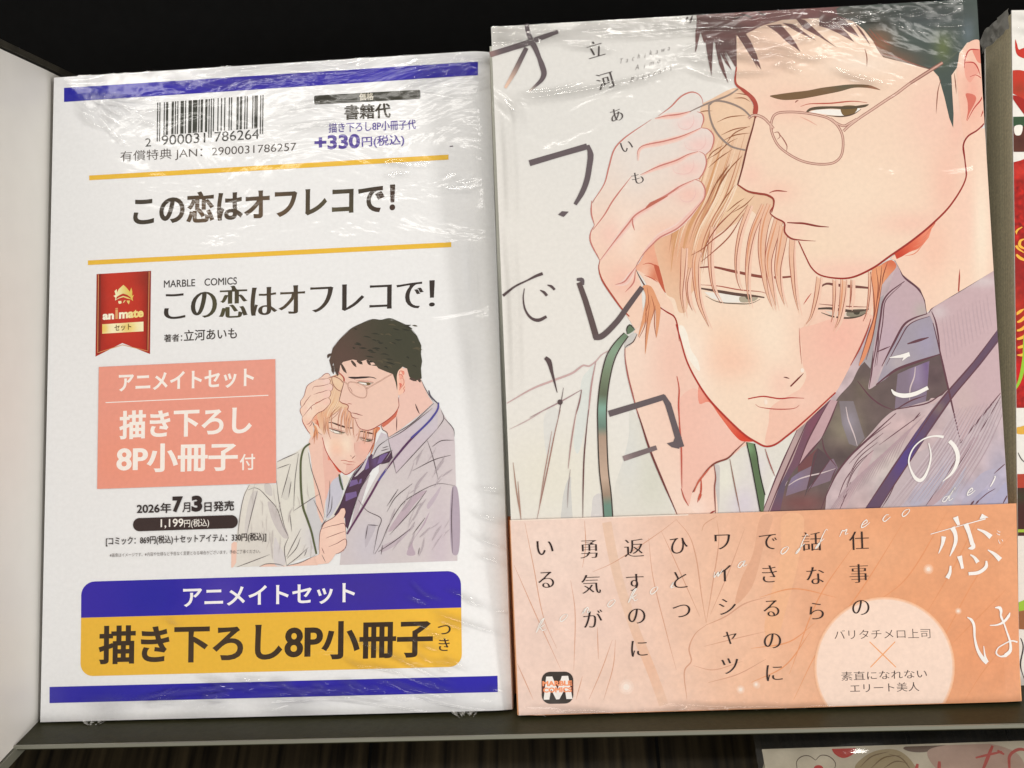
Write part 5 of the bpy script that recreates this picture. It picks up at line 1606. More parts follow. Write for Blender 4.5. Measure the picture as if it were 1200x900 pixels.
# fair man's shirt and arm
FS = soft((226, 219, 208), (300, 640, 30, 30, (216, 208, 200), .7), (345, 580, 20, 40, (224, 220, 206), .6), (375, 630, 20, 30, (204, 198, 206), .7), (372, 560, 14, 30, (216, 216, 202), .7))
sh = [(363, 519), (354, 525), (345, 531), (324.5, 541), (324, 568), (312, 567.5), (302, 567.5), (292, 568), (286.5, 577), (284, 590), (280.5, 605), (278, 622), (276, 640), (273.5, 664.5), (300, 663.8), (335, 663), (350, 656), (371, 650), (378, 630), (392, 610), (398, 590), (402, 575), (410, 560), (404, 556), (396, 560), (388, 562), (378, 560), (374, 578), (364, 548), (361, 530)]
f(sh, FS, False)
SKL = (238, 198, 180)
f(tw(40, 690, 60, 672, 82, 680, 76, 830, 52, 868, 38, 868), SKL, False)
f(tw(250, 862, 300, 842, 360, 838, 420, 850, 455, 858, 560, 830, 680, 778, 690, 790, 690, 850, 440, 860), SKL, False)
for p, c in ((tw(315, 370, 345, 380, 400, 480, 470, 640, 440, 650, 370, 560, 330, 460), (204, 194, 190)), (tw(290, 240, 330, 240, 345, 330, 300, 310), (208, 200, 194)), (tw(200, 300, 235, 290, 190, 480, 150, 640, 140, 560), (212, 204, 198)), (tw(370, 640, 400, 700, 440, 770, 440, 850, 370, 850), (214, 206, 204)), (tw(620, 360, 700, 340, 740, 480, 680, 700, 620, 560), (206, 202, 202)), (tw(420, 340, 470, 180, 490, 220, 460, 360), (214, 208, 198)), (tw(780, 215, 860, 180, 880, 300, 790, 480, 760, 500), (200, 196, 206))):
    f(p, c)
# dark man's shirt
MSH = soft((208, 196, 196), (470, 600, 40, 40, (212, 202, 200), .7), (515, 640, 14, 60, (198, 182, 190), .7), (430, 640, 20, 30, (202, 194, 202), .7), (520, 520, 20, 20, (204, 190, 194), .8), (448, 580, 20, 20, (214, 206, 204), .7))
ms = [(448, 508), (455, 513), (480, 497), (500, 480), (509, 471.5), (514, 474), (519, 484), (525, 494), (531.5, 502), (533, 520), (534, 560), (535, 600), (536, 657), (470, 659.4), (398, 662), (400, 645), (404, 632), (408, 622), (420, 600), (432, 575), (444, 553), (445, 535), (440, 520)]
f(ms, MSH, False)
for p, c in ((tv(760, 620, 870, 480, 960, 450, 880, 540, 760, 700, 690, 740), (190, 170, 178)), (tv(960, 560, 1020, 470, 1060, 420, 1040, 480, 970, 580), (192, 176, 184)), (tv(930, 690, 980, 600, 950, 680, 860, 820, 880, 900, 820, 900), (186, 166, 176)), (tv(1145, 420, 1168, 420, 1176, 900, 1146, 900), (176, 160, 172)), (tv(540, 700, 600, 690, 560, 800, 530, 850), (192, 182, 188)), (tv(470, 520, 500, 440, 560, 330, 530, 440, 470, 620, 430, 700), (196, 182, 186)), (tv(640, 850, 760, 780, 860, 700, 760, 820, 640, 880), (194, 178, 184))):
    f(p, c)
f(tv(690, 88, 770, 40, 860, -20, 960, -90, 1030, -150, 1040, -120, 1035, 20, 900, 160, 745, 328, 720, 230), soft((206, 190, 196), (500, 490, 20, 20, (202, 194, 202), .8)), False)
# tie
f(tv(572, 190, 600, 215, 650, 195, 715, 165, 722, 240, 630, 265, 580, 300, 545, 350, 500, 430, 470, 500, 440, 590, 405, 720, 390, 700, 385, 640, 330, 640, 310, 620, 350, 550, 400, 430, 450, 330, 540, 225), soft((82, 58, 76), (440, 541, 5, 8, (116, 92, 140), .8)), False)
for p in (tv(630, 205, 660, 190, 690, 185, 640, 255, 612, 262), tv(520, 235, 550, 225, 555, 290, 530, 305), tv(425, 380, 470, 370, 480, 400, 415, 425), tv(390, 470, 465, 455, 470, 490, 390, 525), tv(490, 370, 505, 365, 500, 395, 480, 405)):
    f(p, (122, 98, 146), False)
f(tv(600, 130, 640, 40, 690, 60, 690, 90, 600, 215, 575, 225), (206, 194, 200), False)
f(tv(600, 120, 660, 60, 690, 88, 716, 164, 650, 190, 580, 225), (206, 198, 200), False)
f(tv(450, 355, 500, 290, 560, 185, 520, 300, 470, 345), (206, 196, 200), False)
people(ink, MP, 0.40, False, (236, 198, 180), (230, 184, 168))
# front lines of the sheet's drawing
OL = (92, 96, 66)
for p, w, c in ((tv(140, 118, 100, 150, 78, 220, 74, 350, 80, 480, 92, 570, 120, 650, 150, 740, 168, 820, 185, 895), 2.6, OL), (tv(345, 335, 355, 390, 372, 445), 2.4, (84, 96, 74)), (tv(945, -5, 830, 110, 722, 240), 2.6, (92, 58, 92)), (tv(722, 240, 640, 350, 560, 490, 400, 755), 2.4, (100, 60, 90)), (tv(680, 295, 620, 380), 2.2, (92, 84, 146)),
                (tu(1042, 640, 1040, 680, 1000, 745, 940, 810, 850, 890), 2.4, (84, 78, 150)), (tu(975, 555, 985, 590, 1010, 620, 1042, 650), 1.6, (90, 84, 96))):
    l(p, w, c, (.8, .8), step=1.5)
hand2 = tv(205, 895, 205, 820, 212, 740, 240, 680, 300, 642, 340, 605, 360, 575, 382, 574, 390, 600, 378, 640, 388, 690, 392, 760, 395, 830, 375, 875, 320, 895, 290, 940, 270, 960, 190, 970, 170, 920)
f(hand2, soft((240, 200, 182), (390, 625, 8, 14, (246, 212, 192), .7)), False)
for p in (tv(205, 895, 205, 820, 212, 740, 240, 680, 300, 642, 340, 605, 360, 575, 382, 574, 390, 600, 378, 645), tv(225, 718, 280, 700, 330, 690, 378, 680, 388, 700, 392, 760), tv(250, 785, 300, 765, 385, 735), tv(270, 845, 330, 820, 390, 790, 396, 830, 372, 875), tv(320, 895, 350, 885, 392, 850), tv(222, 850, 240, 895)):
    l(p, .7, (120, 66, 62), (.4, .4), step=1.5)
for p in (tw(385, 72, 440, 45, 545, 0), tw(385, 122, 480, 88), tw(545, 10, 520, 200, 508, 430), tw(510, 440, 600, 380, 705, 312), tw(620, 0, 640, 120, 700, 300, 745, 490), tw(485, 90, 450, 220, 415, 345), tw(380, 215, 400, 380, 440, 560, 470, 640), tw(470, 640, 440, 720, 455, 855), tw(165, 285, 210, 268, 250, 280, 320, 350, 380, 420, 430, 560, 465, 630), tw(175, 245, 135, 330, 110, 440, 95, 560, 85, 680), tw(235, 290, 190, 470, 155, 620), tw(455, 790, 500, 700, 565, 575), tw(460, 800, 530, 720, 560, 640), tw(455, 855, 540, 790, 620, 715), tw(455, 855, 560, 830, 675, 775), tw(80, 865, 200, 820, 330, 770), tw(250, 862, 300, 842, 400, 845, 440, 860), tw(480, 460, 495, 600), tw(590, 780, 610, 730), tw(715, 560, 755, 505), tw(660, 360, 690, 420, 740, 520), tw(490, 220, 470, 340), tw(755, 490, 790, 430, 800, 330), tw(780, 215, 780, 330, 760, 480), tw(720, 770, 750, 830)):
    l(p, .65, LK, (.4, .2), step=1.5)
for p in (tv(690, 90, 745, 328), tv(745, 328, 900, 160, 1035, 15), tv(690, 88, 780, 40, 900, -50, 1000, -130), tv(578, 222, 620, 140, 690, 86), tv(965, 100, 1000, 200, 1042, 375), tv(596, 895, 640, 820, 690, 700, 790, 540, 870, 480, 1040, 402, 1160, 415), tv(1145, 420, 1135, 640, 1142, 890), tv(480, 515, 540, 590, 640, 648, 620, 720, 585, 895), tv(545, 690, 620, 695), tv(545, 695, 530, 790), tv(960, 450, 880, 560, 700, 760), tv(620, 880, 740, 800, 870, 700), tv(860, 400, 740, 500, 680, 600), tv(760, 440, 680, 560), tv(1130, 200, 1020, 230, 860, 310), tv(1000, 140, 1060, 100, 1150, 95), tv(950, 640, 860, 760), tv(1035, 15, 1080, -60, 1060, -120), tv(560, 340, 500, 430, 440, 600, 400, 740), tv(310, 620, 350, 550, 440, 340, 540, 220), tv(900, 900, 910, 850), tv(640, 900, 650, 830), tv(720, 165, 650, 192, 580, 228), tv(722, 240, 640, 265), tv(650, 150, 690, 138), tv(640, 170, 695, 155), tu(1080, 745, 1150, 830, 1155, 880), tu(920, 480, 960, 560, 1010, 640), tu(880, 650, 910, 720), tu(1010, 645, 850, 790, 690, 885), tu(640, 790, 650, 830, 680, 850, 690, 895)):
    l(p, .75, LK, (.4, .25), step=1.5)
rf = random.Random(9)
for q in range(34):
    x, y = rf.uniform(455, 528), rf.uniform(525, 648)
    d = np.array([rf.uniform(6, 16), -rf.uniform(8, 22)])
    a = np.array([x, y])
    l([a - d / 2, a + np.array([rf.uniform(-1.5, 1.5), 0]), a + d / 2], rf.choice([.5, .6, 1.6]), (182, 168, 172), (.2, .1), step=2)
for q in range(26):
    x, y = rf.uniform(292, 366), rf.uniform(575, 648)
    d = np.array([rf.uniform(-4, 5), -rf.uniform(10, 24)])
    a = np.array([x, y])
    l([a - d / 2, a + np.array([rf.uniform(-1.5, 1.5), 0]), a + d / 2], rf.choice([.5, .6, 1.5]), (200, 190, 184), (.2, .1), step=2)
ink.build('sheet_drawing', M_SHEET, sheet)

# pink panel and small print
ink = Ink(PL_L, 0.00024)
ink.fill([(115.8, 430), (322.6, 420.8), (323.7, 566), (113.8, 573)], soft((234, 154, 134), (150, 540, 60, 40, (236, 150, 124), .7), (290, 440, 50, 30, (230, 158, 140), .7)), False)
PW = (246, 236, 226)
ink.text('アニメイトセット', 139, 459.8, 297.5, 453.2, 22, PW, .030, .022)
ink.line([(123.7, 471.8), (314.5, 463.2)], 1.0, PW, (1, 1))
ink.text('描き下ろし', 139.5, 515.2, 295, 508.2, 33.5, PW, .034, .022)
ink.text('8P小冊子', 136.3, 554.2, 278.5, 551.6, 33.5, PW, .034, .022)
ink.text('付', 281, 551.2, 299, 550.4, 19, PW, .012)
ink.build('pink_panel', M_SHEET, sheet)

ink = Ink(PL_L, 0.00024)
K2 = (52, 42, 40)
ink.text('2026', 160.2, 601.4, 187, 600.6, 9.8, K2, .022)
ink.text('年', 187.8, 601.4, 200.6, 601, 12, K2, .018)
ink.text('7', 202, 600.6, 214.2, 600.2, 18.6, K2, .055)
ink.text('月', 213.6, 600.6, 223, 600.2, 11.6, K2, .014)
ink.text('3', 224.4, 599.8, 237, 599.4, 18.8, K2, .055)
ink.text('日発売', 239.4, 600, 274.3, 598.4, 12, K2, .018)
ink.rbox((155.7, 607.4), (278.5, 603.4), (278.8, 618.8), (156, 622.8), 7.6, (60, 46, 44))
ink.text('1,199', 188.2, 619.4, 215, 618.6, 11.0, (240, 232, 222), .012)
ink.text('円(税込)', 215.8, 619.4, 245, 618, 10.6, (240, 232, 222), .006)
ink.text('[コミック：869円(税込)＋セットアイテム：330円(税込)]', 124, 640.4, 312, 634.8, 11, K2, .018, .010)
ink.text('※画像はイメージです。※内容や仕様など予告なく変更となる場合がございます。予めご了承ください。', 128.5, 653, 305, 648.2, 4.6, (112, 102, 98), -.004)
ink.build('caption_lettering', M_SHEET, sheet)

# blue and yellow banner
ink = Ink(PL_L, 0.00006)
ink.rbox((95.2, 681.8), (540, 668.8), (540.5, 712), (95, 724), 16, soft((56, 40, 162), (180, 700, 50, 40, (40, 36, 156), .9), (260, 700, 30, 40, (80, 64, 166), .8), (420, 690, 60, 30, (64, 48, 148), .8)), (1, 1, 0, 0))
ink.rbox((95, 724), (540.5, 712), (541.5, 781.2), (94.2, 792.6), 15, (234, 182, 62), (0, 0, 1, 1))
ink.text('アニメイトセット', 214.5, 712.4, 416, 706.6, 24, (244, 238, 236), .022, .016)
ink.text('描き下ろし8P小冊子', 115.2, 779, 507, 770.2, 45.5, soft((58, 44, 32), (250, 770, 80, 40, (78, 60, 44), .7)), .034, .024)
ink.char('つ', 520.5, 738, 17.5, (62, 46, 36), rot=1.8, bx=.022)
ink.char('き', 520.5, 755.5, 17.5, (62, 46, 36), rot=1.8, bx=.022)
ink.build('banner', M_SHEET, sheet)

# shrink film of the set
fr = random.Random(5)
S2, H2 = 0.00038, 0.00016
crs = fan(fr, np.array([108., 110.]), (4, 12, 20, 28, 38, 48), 6, 70, S2, H2) + fan(fr, np.array([100., 112.]), (14, 24, 34), 4, 48, S2, H2 * 1.3) + scatter(fr, 14, (104, 110, 148, 142), 32, 34, .00032, .00016)
crs += [([(116, 136), (130, 152), (152, 174)], S2, H2), ([(150, 131), (175, 133), (200, 129)], S2, H2), ([(155, 141), (170, 144), (192, 151)], S2, H2), ([(190, 96), (215, 96), (242, 104)], S2, H2), ([(225, 93), (260, 103), (310, 95), (372, 88)], S2, H2), ([(255, 88), (300, 84), (345, 76)], S2, H2),
        ([(316, 139), (355, 131), (405, 127)], S2, H2), ([(330, 150), (370, 146), (420, 140)], S2, H2), ([(318, 129), (350, 124), (402, 117)], S2, H2), ([(340, 158), (380, 150), (410, 149)], S2, H2 * .8)]
crs += fan(fr, np.array([462., 106.]), (-28, -22, -16, -10, -4, 4), 8, 96, S2, H2 * 1.1) + scatter(fr, 16, (480, 74, 562, 106), -24, 40, .0003, .00014)
crs += scatter(fr, 16, (110, 70, 470, 86), -4, 50, .00032, .0001) + scatter(fr, 6, (440, 190, 560, 240), -6, 30, .0005, .0001)
film_patch('shrink_film', PL_L, (62, 52, 590, 250), crs, bonus, M_FILM, seed=11, flow=(50, 300, .2), loose=lambda x, y: max(0.0, min(1.0, (y - (L_H - .0050)) / .002)), amp=.00018)
crs = [([(553, 255), (556, 320), (559, 385)], S2, H2), ([(550, 285), (553, 320), (554, 360)], S2, H2), ([(549, 395), (552, 420), (553, 450)], S2, H2), ([(556, 570), (575, 574), (594, 573)], S2, H2), ([(553, 598), (570, 606), (594, 612)], S2, H2), ([(554, 624), (572, 634), (597, 642)], S2, H2), ([(560, 650), (575, 654), (596, 662)], S2, H2)]
film_patch('shrink_film', PL_L, (540, 240, 604, 668), crs, bonus, M_FILM, seed=15)
crs = [([(525, 690), (545, 698), (575, 712)], S2, H2), ([(505, 714), (545, 728), (594, 744)], S2, H2), ([(512, 724), (530, 731), (548, 738)], S2, H2), ([(395, 742), (440, 757), (480, 776), (535, 802)], .00045, .00015), ([(430, 778), (455, 783), (482, 791)], S2, H2), ([(470, 789), (500, 800), (545, 813)], S2, H2), ([(440, 796), (480, 805), (524, 816)], S2, H2), ([(455, 800), (520, 822), (570, 830)], S2, H2),
       ([(108, 838), (150, 826), (200, 812), (260, 807)], S2, H2), ([(150, 820), (220, 811), (290, 804), (330, 806)], S2, H2), ([(228, 812), (262, 804), (292, 801)], S2, H2), ([(280, 816), (350, 810), (425, 804)], S2, H2), ([(300, 822), (380, 816), (450, 824), (520, 834)], S2, H2), ([(480, 750), (498, 770), (512, 776)], S2, H2), ([(405, 770), (420, 778), (440, 780)], S2, H2), ([(195, 724), (205, 728), (214, 733)], S2, H2)]
crs += scatter(fr, 46, (240, 796, 480, 816), 14, 26, .00030, .00022) + scatter(fr, 14, (180, 806, 330, 826), -12, 40, .0003, .0002) + scatter(fr, 14, (480, 690, 590, 810), 24, 34, .0003, .0002)
film_patch('shrink_film', PL_L, (80, 682, 606, 850), crs, bonus, M_FILM, seed=14, flow=(90, 320, .5), loose=lambda x, y: .8 * max(0.0, min(1.0, (.0075 - y) / .003)) * max(0.0, min(1.0, (x + .055) / .01)), amp=.00018)


def film_tail(name, px, size, parent, pl, seed, down=1.0):
    """crumpled end of film sticking out past the foot of the set"""
    r = random.Random(seed)
    c = pl.loc([px])[0]
    V, Fc = [], []
    nx, ny = 36, 14
    for j in range(ny + 1):
        for i in range(nx + 1):
            u, v = i / nx - .5, j / ny
            wv = size[0] * (1 - 0.75 * v ** 1.2)
            V.append((c[0] + u * wv + size[0] * .18 * v + r.uniform(-1, 1) * .00015, c[1] + .0006 - v * size[1] * (1 - abs(u) * .7) * down, -.0004 + r.uniform(-1, 1) * .0002 + .0016 * math.sin(u * 21 + v * 6) * v + .0007 * math.sin(u * 47 - v * 9) * v))
    for j in range(ny):
        for i in range(nx):
            a = j * (nx + 1) + i
            Fc.append((a, a + 1, a + nx + 2, a + nx + 1))
    return link_mesh(name, V, Fc, M_FILM_CRUMPLE, parent, np.ones((len(V), 3)))


film_tail('film_tail', (540, 833), (0.010, 0.0036), bonus, PL_L, 5)
film_tail('film_tail', (106, 846), (0.009, 0.0019), bonus, PL_L, 6)
# loose thread of film above the sheet's top edge
ink = Ink(PL_L, 0.0004)

# ================================================================== NEIGHBOUR AT THE RIGHT
off_n = -0.0100
foot0 = ORG + R_ROT @ np.array([0, 0, off_n])
P0 = Plane(R_ROT, foot0, R_W, R_H)
e1, e0 = P0.loc([(1185.5, 12), (1194.5, 800)])
dv = (e1 - e0) / np.linalg.norm(e1 - e0)
N_W, N_H, N_T = 0.128, 0.1835, 0.019
rz = np.array([[dv[1], dv[0], 0], [-dv[0], dv[1], 0], [0, 0, 1]])
rot_n = R_ROT @ rz
foot_n = foot0 + R_ROT @ np.array([*(e1 - dv * N_H), 0]) + rot_n @ np.array([N_W / 2, 0, 0])
PL_N = Plane(rot_n, foot_n, N_W, N_H, 0.003, 0.0004)
neigh = thing('comic_book', PL_N.M, 'thick comic at the right edge with yellowed page edges and a red and white cover', 'comic book')
bevel_box('page_block', (-N_W / 2 + 0.0002, N_W / 2 - 0.001, 0.0008, N_H - 0.0006, -N_T + 0.0006, -0.0005), M_PAGES, neigh, 0)
covN = cover_shell('cover', N_W, N_H, N_T, PL_N.bend, PL_N.drop, M_PRINT, neigh, (232, 227, 218))
ink = Ink(PL_N, 0.00006, PL_N.pix([(-N_W / 2 + .0001, 0.0005), (N_W / 2 - .0005, 0.0005), (N_W / 2 - .0005, N_H - .0005), (-N_W / 2 + .0001, N_H - .0005)]))
f, l = ink.fill, ink.line
f([(1190, 46), (1192, 52), (1194, 58), (1200, 56), (1225, 54), (1240, 66), (1210, 70), (1192, 64)], (196, 54, 44))
f([(1180, 86), (1194, 82), (1215, 90), (1240, 110), (1240, 150), (1212, 132), (1198, 116), (1180, 104)], soft((190, 58, 42), (1195, 104, 8, 6, (148, 60, 40), .8)))
f([(1186, 112), (1194, 113), (1215, 128), (1240, 160), (1240, 180), (1200, 134)], (162, 40, 34))
f([(1180, 137), (1300, 134), (1300, 148), (1180, 148)], (56, 82, 56), False)
f([(1180, 148), (1300, 148), (1300, 178), (1180, 178)], soft((92, 52, 42), (1196, 166, 6, 6, (76, 40, 34), .8)), False)
f([(1189, 148), (1198, 147), (1196, 158), (1190, 158)], (238, 232, 220))
f([(1180, 192), (1196, 188), (1215, 180), (1300, 190), (1300, 478), (1180, 478)], soft(mottle((164, 34, 28), .40, 5.0), (1196, 200, 16, 10, (204, 60, 48), .8), (1192, 320, 16, 30, (150, 36, 34), .8), (1196, 440, 16, 20, (206, 30, 34), .8), (1190, 360, 12, 20, (190, 60, 36), .6)), False, step=3)
for p in ([(1198, 266), (1192, 270), (1189, 280), (1192, 290), (1200, 296)], [(1201, 280), (1196, 282), (1195, 288), (1202, 292)], [(1189, 296), (1195, 302), (1204, 306)], [(1190, 378), (1196, 376), (1204, 368)], [(1189, 388), (1197, 386), (1206, 378)], [(1189, 398), (1197, 396), (1206, 390)], [(1190, 408), (1198, 406), (1206, 402)], [(1192, 416), (1198, 416), (1206, 412)], [(1189, 370), (1194, 366), (1200, 362)]):
    l(p, 3.4, (240, 182, 70), (.3, .3))
f([(1206, 380), (1203, 420), (1196, 448), (1186, 462), (1193, 446), (1198, 420), (1200, 392)], (150, 196, 56))
f([(1180, 461), (1188, 459), (1190, 463), (1180, 466)], (150, 196, 56))
f([(1189, 502), (1196, 500), (1206, 498), (1210, 506), (1196, 509), (1190, 507)], (222, 170, 70))
l([(1192, 528), (1197, 538), (1204, 544)], 1.2, (60, 52, 46))
f([(1180, 556), (1300, 552), (1300, 572), (1180, 572)], (176, 66, 48), False)
f([(1180, 572), (1300, 570), (1300, 628), (1180, 628)], soft((70, 38, 34), (1196, 582, 20, 8, (58, 60, 40), .8)), False)
f([(1180, 620.5), (1300, 619), (1300, 622.5), (1180, 624)], (164, 190, 66), False)
f([(1180, 712), (1196, 705), (1210, 700), (1206, 712), (1192, 720), (1180, 722)], (156, 196, 62))
f([(1180, 722), (1196, 716), (1300, 710), (1300, 742), (1204, 738), (1180, 734)], (150, 98, 62))
l([(1192, 740), (1199, 756), (1196, 780), (1202, 800)], 1.6, (52, 44, 42))
ink.build('cover_drawing', M_PRINT, covN)
film_patch('shrink_film', PL_N, (1184, 5, 1260, 60), [([(1187, 16), (1200, 22), (1240, 20)], .0004, .00014), ([(1190, 34), (1206, 38), (1230, 34)], .0004, .00012)], neigh, M_FILM, seed=21)


def side_film(name, pl, t, h, w, parent):
    """puckered fold of film at the head of the page edges"""
    V, Fc = [], []
    for j in range(13):
        for i in range(15):
            z = -t * i / 14
            y = h - .005 + .0056 * j / 12
            V.append((-w / 2 - .0004 - .0007 * (noise.noise(Vector((z * 400, y * 500, 3))) + .6), y + .0005 * noise.noise(Vector((z * 300, 1, 2))), z))
    for j in range(12):
        for i in range(14):
            a = j * 15 + i
            Fc.append((a, a + 1, a + 16, a + 15))
    return link_mesh(name, V, Fc, M_FILM_CRUMPLE, parent, np.ones((len(V), 3)))


side_film('film_fold', PL_N, N_T, N_H, N_W, neigh)

# ================================================================== SHELF, BACKING, DIVIDER, LOWER SHELF
def ray(px):
    d = np.array([(px[0] - 600) / F_PX, (450 - px[1]) / F_PX, -1.0])
    return CAM2W @ d


def on_z(px, z):
    d = ray(px)
    return CAM_POS + d * ((z - CAM_POS[2]) / d[2])


def on_y(px, y):
    d = ray(px)
    return CAM_POS + d * ((y - CAM_POS[1]) / d[1])


zl = -0.0006
f0, f1 = on_z((20, 874), zl), on_z((1200, 848.5), zl)
yf = (f0[1] + f1[1]) / 2
shelf = thing('display_shelf', Matrix.Translation((0, yf, 0)), 'olive-grey shelf ledge carrying the upright books, blackened panel for the dark recess behind', 'shelf')
# ledge runs along its true front line (slightly askew to the comic)
sk = (f1[1] - f0[1]) / (f1[0] - f0[0])
V = []
for x in (-0.30, 0.36):
    y = f0[1] + sk * (x - f0[0]) - yf
    for (yy, zz) in ((y, zl - .0008), (y + .0008, zl), (y + .14, zl), (y + .14, zl - .0016), (y + .0010, zl - .0016), (y, zl - .0012)):
        V.append((x, yy, zz))
n = 6
Fc = [(i, (i + 1) % n, n + (i + 1) % n, n + i) for i in range(n)] + [tuple(range(n))[::-1], tuple(range(n, 2 * n))]
link_mesh('ledge', V, Fc, M_LEDGE, shelf)
V = []
for x in (-0.30, 0.36):
    y = f0[1] + sk * (x - f0[0]) - yf
    for (yy, zz) in ((y - .0005, zl + .0002), (y - .0001, zl + .0003), (y - .0001, zl - .0007), (y - .0005, zl - .0007)):
        V.append((x, yy, zz))
n = 4
Fc = [(i, (i + 1) % n, n + (i + 1) % n, n + i) for i in range(n)] + [tuple(range(n))[::-1], tuple(range(n, 2 * n))]
link_mesh('front_lip', V, Fc, M_CLEAR, shelf)
bevel_box('back_panel', (-0.45, 0.50, 0.125, 0.130, -0.10, 0.42), M_BLACK, shelf, 0)  # near-black colour stands in for the shadow behind the books

# white divider standing at right angles at the left end
_lw = [PL_L.O + PL_L.A @ np.array([-L_W / 2, y, 0]) for y in (0, L_H)]
xd = float(min(_lw[0][0], _lw[1][0])) - 0.0012
top_near, top_far = on_y((0, 57), -0.02), None


def on_x(px, x):
    d = ray(px)
    return CAM_POS + d * ((x - CAM_POS[0]) / d[0])


A0, A1 = on_x((0, 57), xd), on_x((63, 86), xd)
B0, B1 = on_x((0, 893), xd), on_x((47, 843), xd)


def ext(p, q, y):
    t = (y - p[1]) / (q[1] - p[1])
    return p + (q - p) * t


yn, yf2 = min(A0[1], B0[1]) - 0.07, 0.075
Tn, Tf, Bn, Bf = ext(A0, A1, yn), ext(A0, A1, yf2), ext(B0, B1, yn), ext(B0, B1, yf2)
Mdiv = Matrix.Translation((xd, (yn + yf2) / 2, 0))
ym = (yn + yf2) / 2
div = thing('shelf_divider', Mdiv, 'plain white upright panel at the left edge, with dark top rim', 'divider panel')
V, Fc = [], []
ny = 16
for s, xo in ((0, 0.0), (1, -0.004)):
    for j in range(ny + 1):
        u = j / ny
        y = yn + (yf2 - yn) * u
        zt, zb = ext(Tn, Tf, y)[2], ext(Bn, Bf, y)[2]
        # softly rounded far edge
        dx = -0.0022 * max(0, (u - .9) / .1) ** 2
        for k in range(9):
            V.append((xo + (dx if s == 0 else 0), y - ym, zb + (zt - zb) * k / 8))
for s in (0, 1):
    for j in range(ny):
        for k in range(8):
            a = s * (ny + 1) * 9 + j * 9 + k
            q = (a, a + 9, a + 10, a + 1)
            Fc.append(q if s == 0 else q[::-1])
o2 = (ny + 1) * 9
for j in range(ny):
    Fc.append((j * 9 + 8, j * 9 + 17, o2 + j * 9 + 17, o2 + j * 9 + 8))
    Fc.append((j * 9 + 9, j * 9, o2 + j * 9, o2 + j * 9 + 9))
for k in range(8):
    Fc.append((k, k + 1, o2 + k + 1, o2 + k))
    Fc.append((ny * 9 + k + 1, ny * 9 + k, o2 + ny * 9 + k, o2 + ny * 9 + k + 1))
link_mesh('board', V, Fc, M_PANEL, div)


def bar(name, p, q, w, h, m, parent, origin):
    """square bar from p to q: w across, h high"""
    p, q = np.asarray(p) - origin, np.asarray(q) - origin
    V = [(b[0] + dx, b[1], b[2] + dz) for b in (p, q) for dx, dz in ((-w, 0), (.0006, 0), (.0006, h), (-w, h))]
    Fc = [(0, 1, 5, 4), (1, 2, 6, 5), (2, 3, 7, 6), (3, 0, 4, 7), (3, 2, 1, 0), (4, 5, 6, 7)]
    return link_mesh(name, V, Fc, m, parent)


og = np.array([xd, ym, 0])
up = np.array([0, 0, 0.0006])
bar('top_rim', Tn + up, ext(Tn, Tf, yf2 + .006) + up, 0.006, 0.0018, M_RIM, div, og)
bar('foot_strip', Bn - np.array([0, 0, .0030]), Bf - np.array([0, 0, .0030]), 0.005, 0.0026, M_CLEAR, div, og)

# dark wooden board sloping down towards the viewer below
slope = math.radians(38)
lo_o = np.array([0.0, yf + 0.005, -0.022])
lx, ly, lz = np.array([1.0, 0, 0]), np.array([0, math.cos(slope), math.sin(slope)]), np.array([0, -math.sin(slope), math.cos(slope)])
Mlow = Matrix.Identity(4)
for i in range(3):
    Mlow[i][0], Mlow[i][1], Mlow[i][2], Mlow[i][3] = lx[i], ly[i], lz[i], lo_o[i]
low = thing('lower_shelf', Mlow, 'very dark streaked wooden board sloping down below the upright books', 'wooden shelf')
bevel_box('board', (-0.5, 0.5, -0.25, 0.03, -0.012, 0.0), M_WOOD, low, 0)
for x in (-0.105, -0.028, 0.038, 0.064):
    bevel_box('board_seam', (x - .0004, x + .0004, -0.245, 0.028, 0.0001, 0.0003), M_BLACK, low, 0)

# clear-wrapped comic lying on that board


def on_pl(px, o, nrm):
    d = ray(px)
    return CAM_POS + d * (((o - CAM_POS) @ nrm) / (d @ nrm))


o_l = lo_o + lz * 0.0122
q0, q1 = on_pl((893, 878), o_l, lz), on_pl((1260, 866), o_l, lz)
ex = (q1 - q0) / np.linalg.norm(q1 - q0)
ey = np.cross(lz, ex)
c0 = q0 + ex * 0.064 - ey * 0.18
Ml = Matrix.Identity(4)
for i in range(3):
    Ml[i][0], Ml[i][1], Ml[i][2], Ml[i][3] = ex[i], ey[i], lz[i], c0[i]
lying = thing('comic_book', Ml, 'comic lying under clear film at the bottom right, cream cover with red hearts', 'comic book')
bevel_box('page_block', (-0.063, 0.063, 0.001, 0.179, -0.0115, -0.0005), M_PAGES, lying, 0)
PLY = Plane(np.stack([CAM2W.T @ ex, CAM2W.T @ ey, CAM2W.T @ lz], 1), CAM2W.T @ c0 + ORG, 0.128, 0.18)
covL = bevel_box('cover', (-0.064, 0.064, 0, 0.18, -0.0005, 0.0), M_DULL, lying, 0)
a = covL.data.color_attributes.new('Col', 'FLOAT_COLOR', 'POINT')
cc = np.ones((len(covL.data.vertices), 4), np.float32)
cc[:, :3] = alb((214, 202, 178))
a.data.foreach_set('color', cc.ravel())
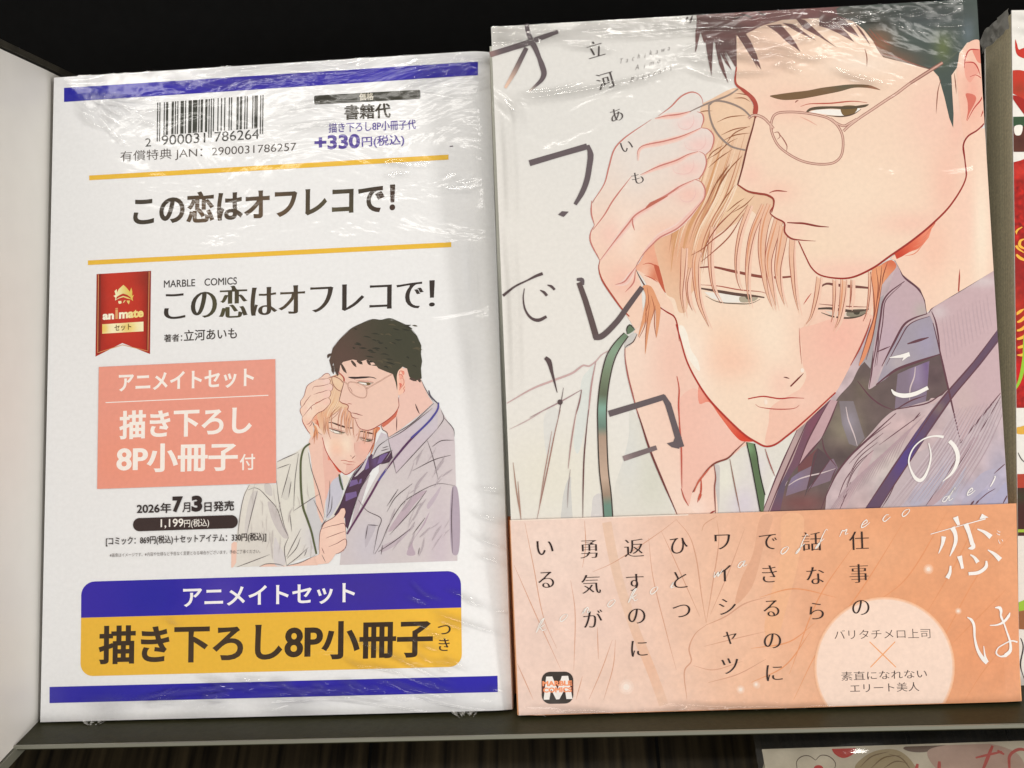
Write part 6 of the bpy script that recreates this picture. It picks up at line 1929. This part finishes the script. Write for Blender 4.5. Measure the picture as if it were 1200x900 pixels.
ink = Ink(PLY, 0.00005, PLY.pix([(-.0635, .001), (.0635, .001), (.0635, .1795), (-.0635, .1795)]))
tz = T(860, 820, 1200 / 340)
ink.fill(tz(500, 282, 540, 235, 600, 208, 680, 210, 740, 260, 760, 320, 560, 330), (176, 156, 118))
for p in (tz(520, 280, 570, 235, 640, 215), tz(560, 290, 620, 240, 690, 230), tz(610, 290, 670, 255, 720, 262), tz(640, 225, 690, 240, 740, 300)):
    ink.line(p, 1.6, (132, 108, 74), (.2, .2))
ink.fill(tz(700, 200, 800, 175, 920, 165, 800, 215, 720, 212), (120, 98, 84))
ink.fill(tz(800, 215, 900, 185, 1060, 182, 1180, 230, 1200, 300, 860, 300), (196, 164, 146))
ink.fill(tz(405, 195, 500, 195, 502, 215, 470, 238, 445, 240, 415, 222), (204, 62, 50))
for p in (tz(262, 290, 260, 255, 280, 235, 310, 232, 338, 250), tz(338, 250, 360, 230, 395, 235, 420, 262, 416, 290)):
    ink.line(p, 1.0, (84, 64, 48), (.6, .6))
ink.disc(*tz(350, 284)[0], 5.6, (200, 48, 46), ry=3.8)
for p, w in ((tz(1070, 190, 1050, 240, 1030, 290), 5), (tz(1000, 240, 1050, 228, 1110, 215), 3.4), (tz(1140, 290, 1142, 230, 1180, 205, 1230, 215), 4.4), (tz(850, 255, 848, 300), 5), (tz(760, 265, 752, 300), 4.5), (tz(1090, 210, 1118, 226), 3.4)):
    ink.line(p, w * .85, (196, 84, 74), (.7, .7))
ink.build('cover_drawing', M_DULL, covL)
V, Fc = [], []
for j in range(31):
    for i in range(81):
        x, y = -.066 + .132 * i / 80, .130 + .053 * j / 30
        V.append((x, y, .0012 + .0012 * (noise.noise(Vector((x * 60, y * 170, 4))) + .5 * noise.noise(Vector((x * 190, y * 420, 8)))) + .0006))
for j in range(30):
    for i in range(80):
        a_ = j * 81 + i
        Fc.append((a_, a_ + 1, a_ + 82, a_ + 81))
link_mesh('shrink_film', V, Fc, M_FILM, lying, np.ones((len(V), 3)), smooth=True)
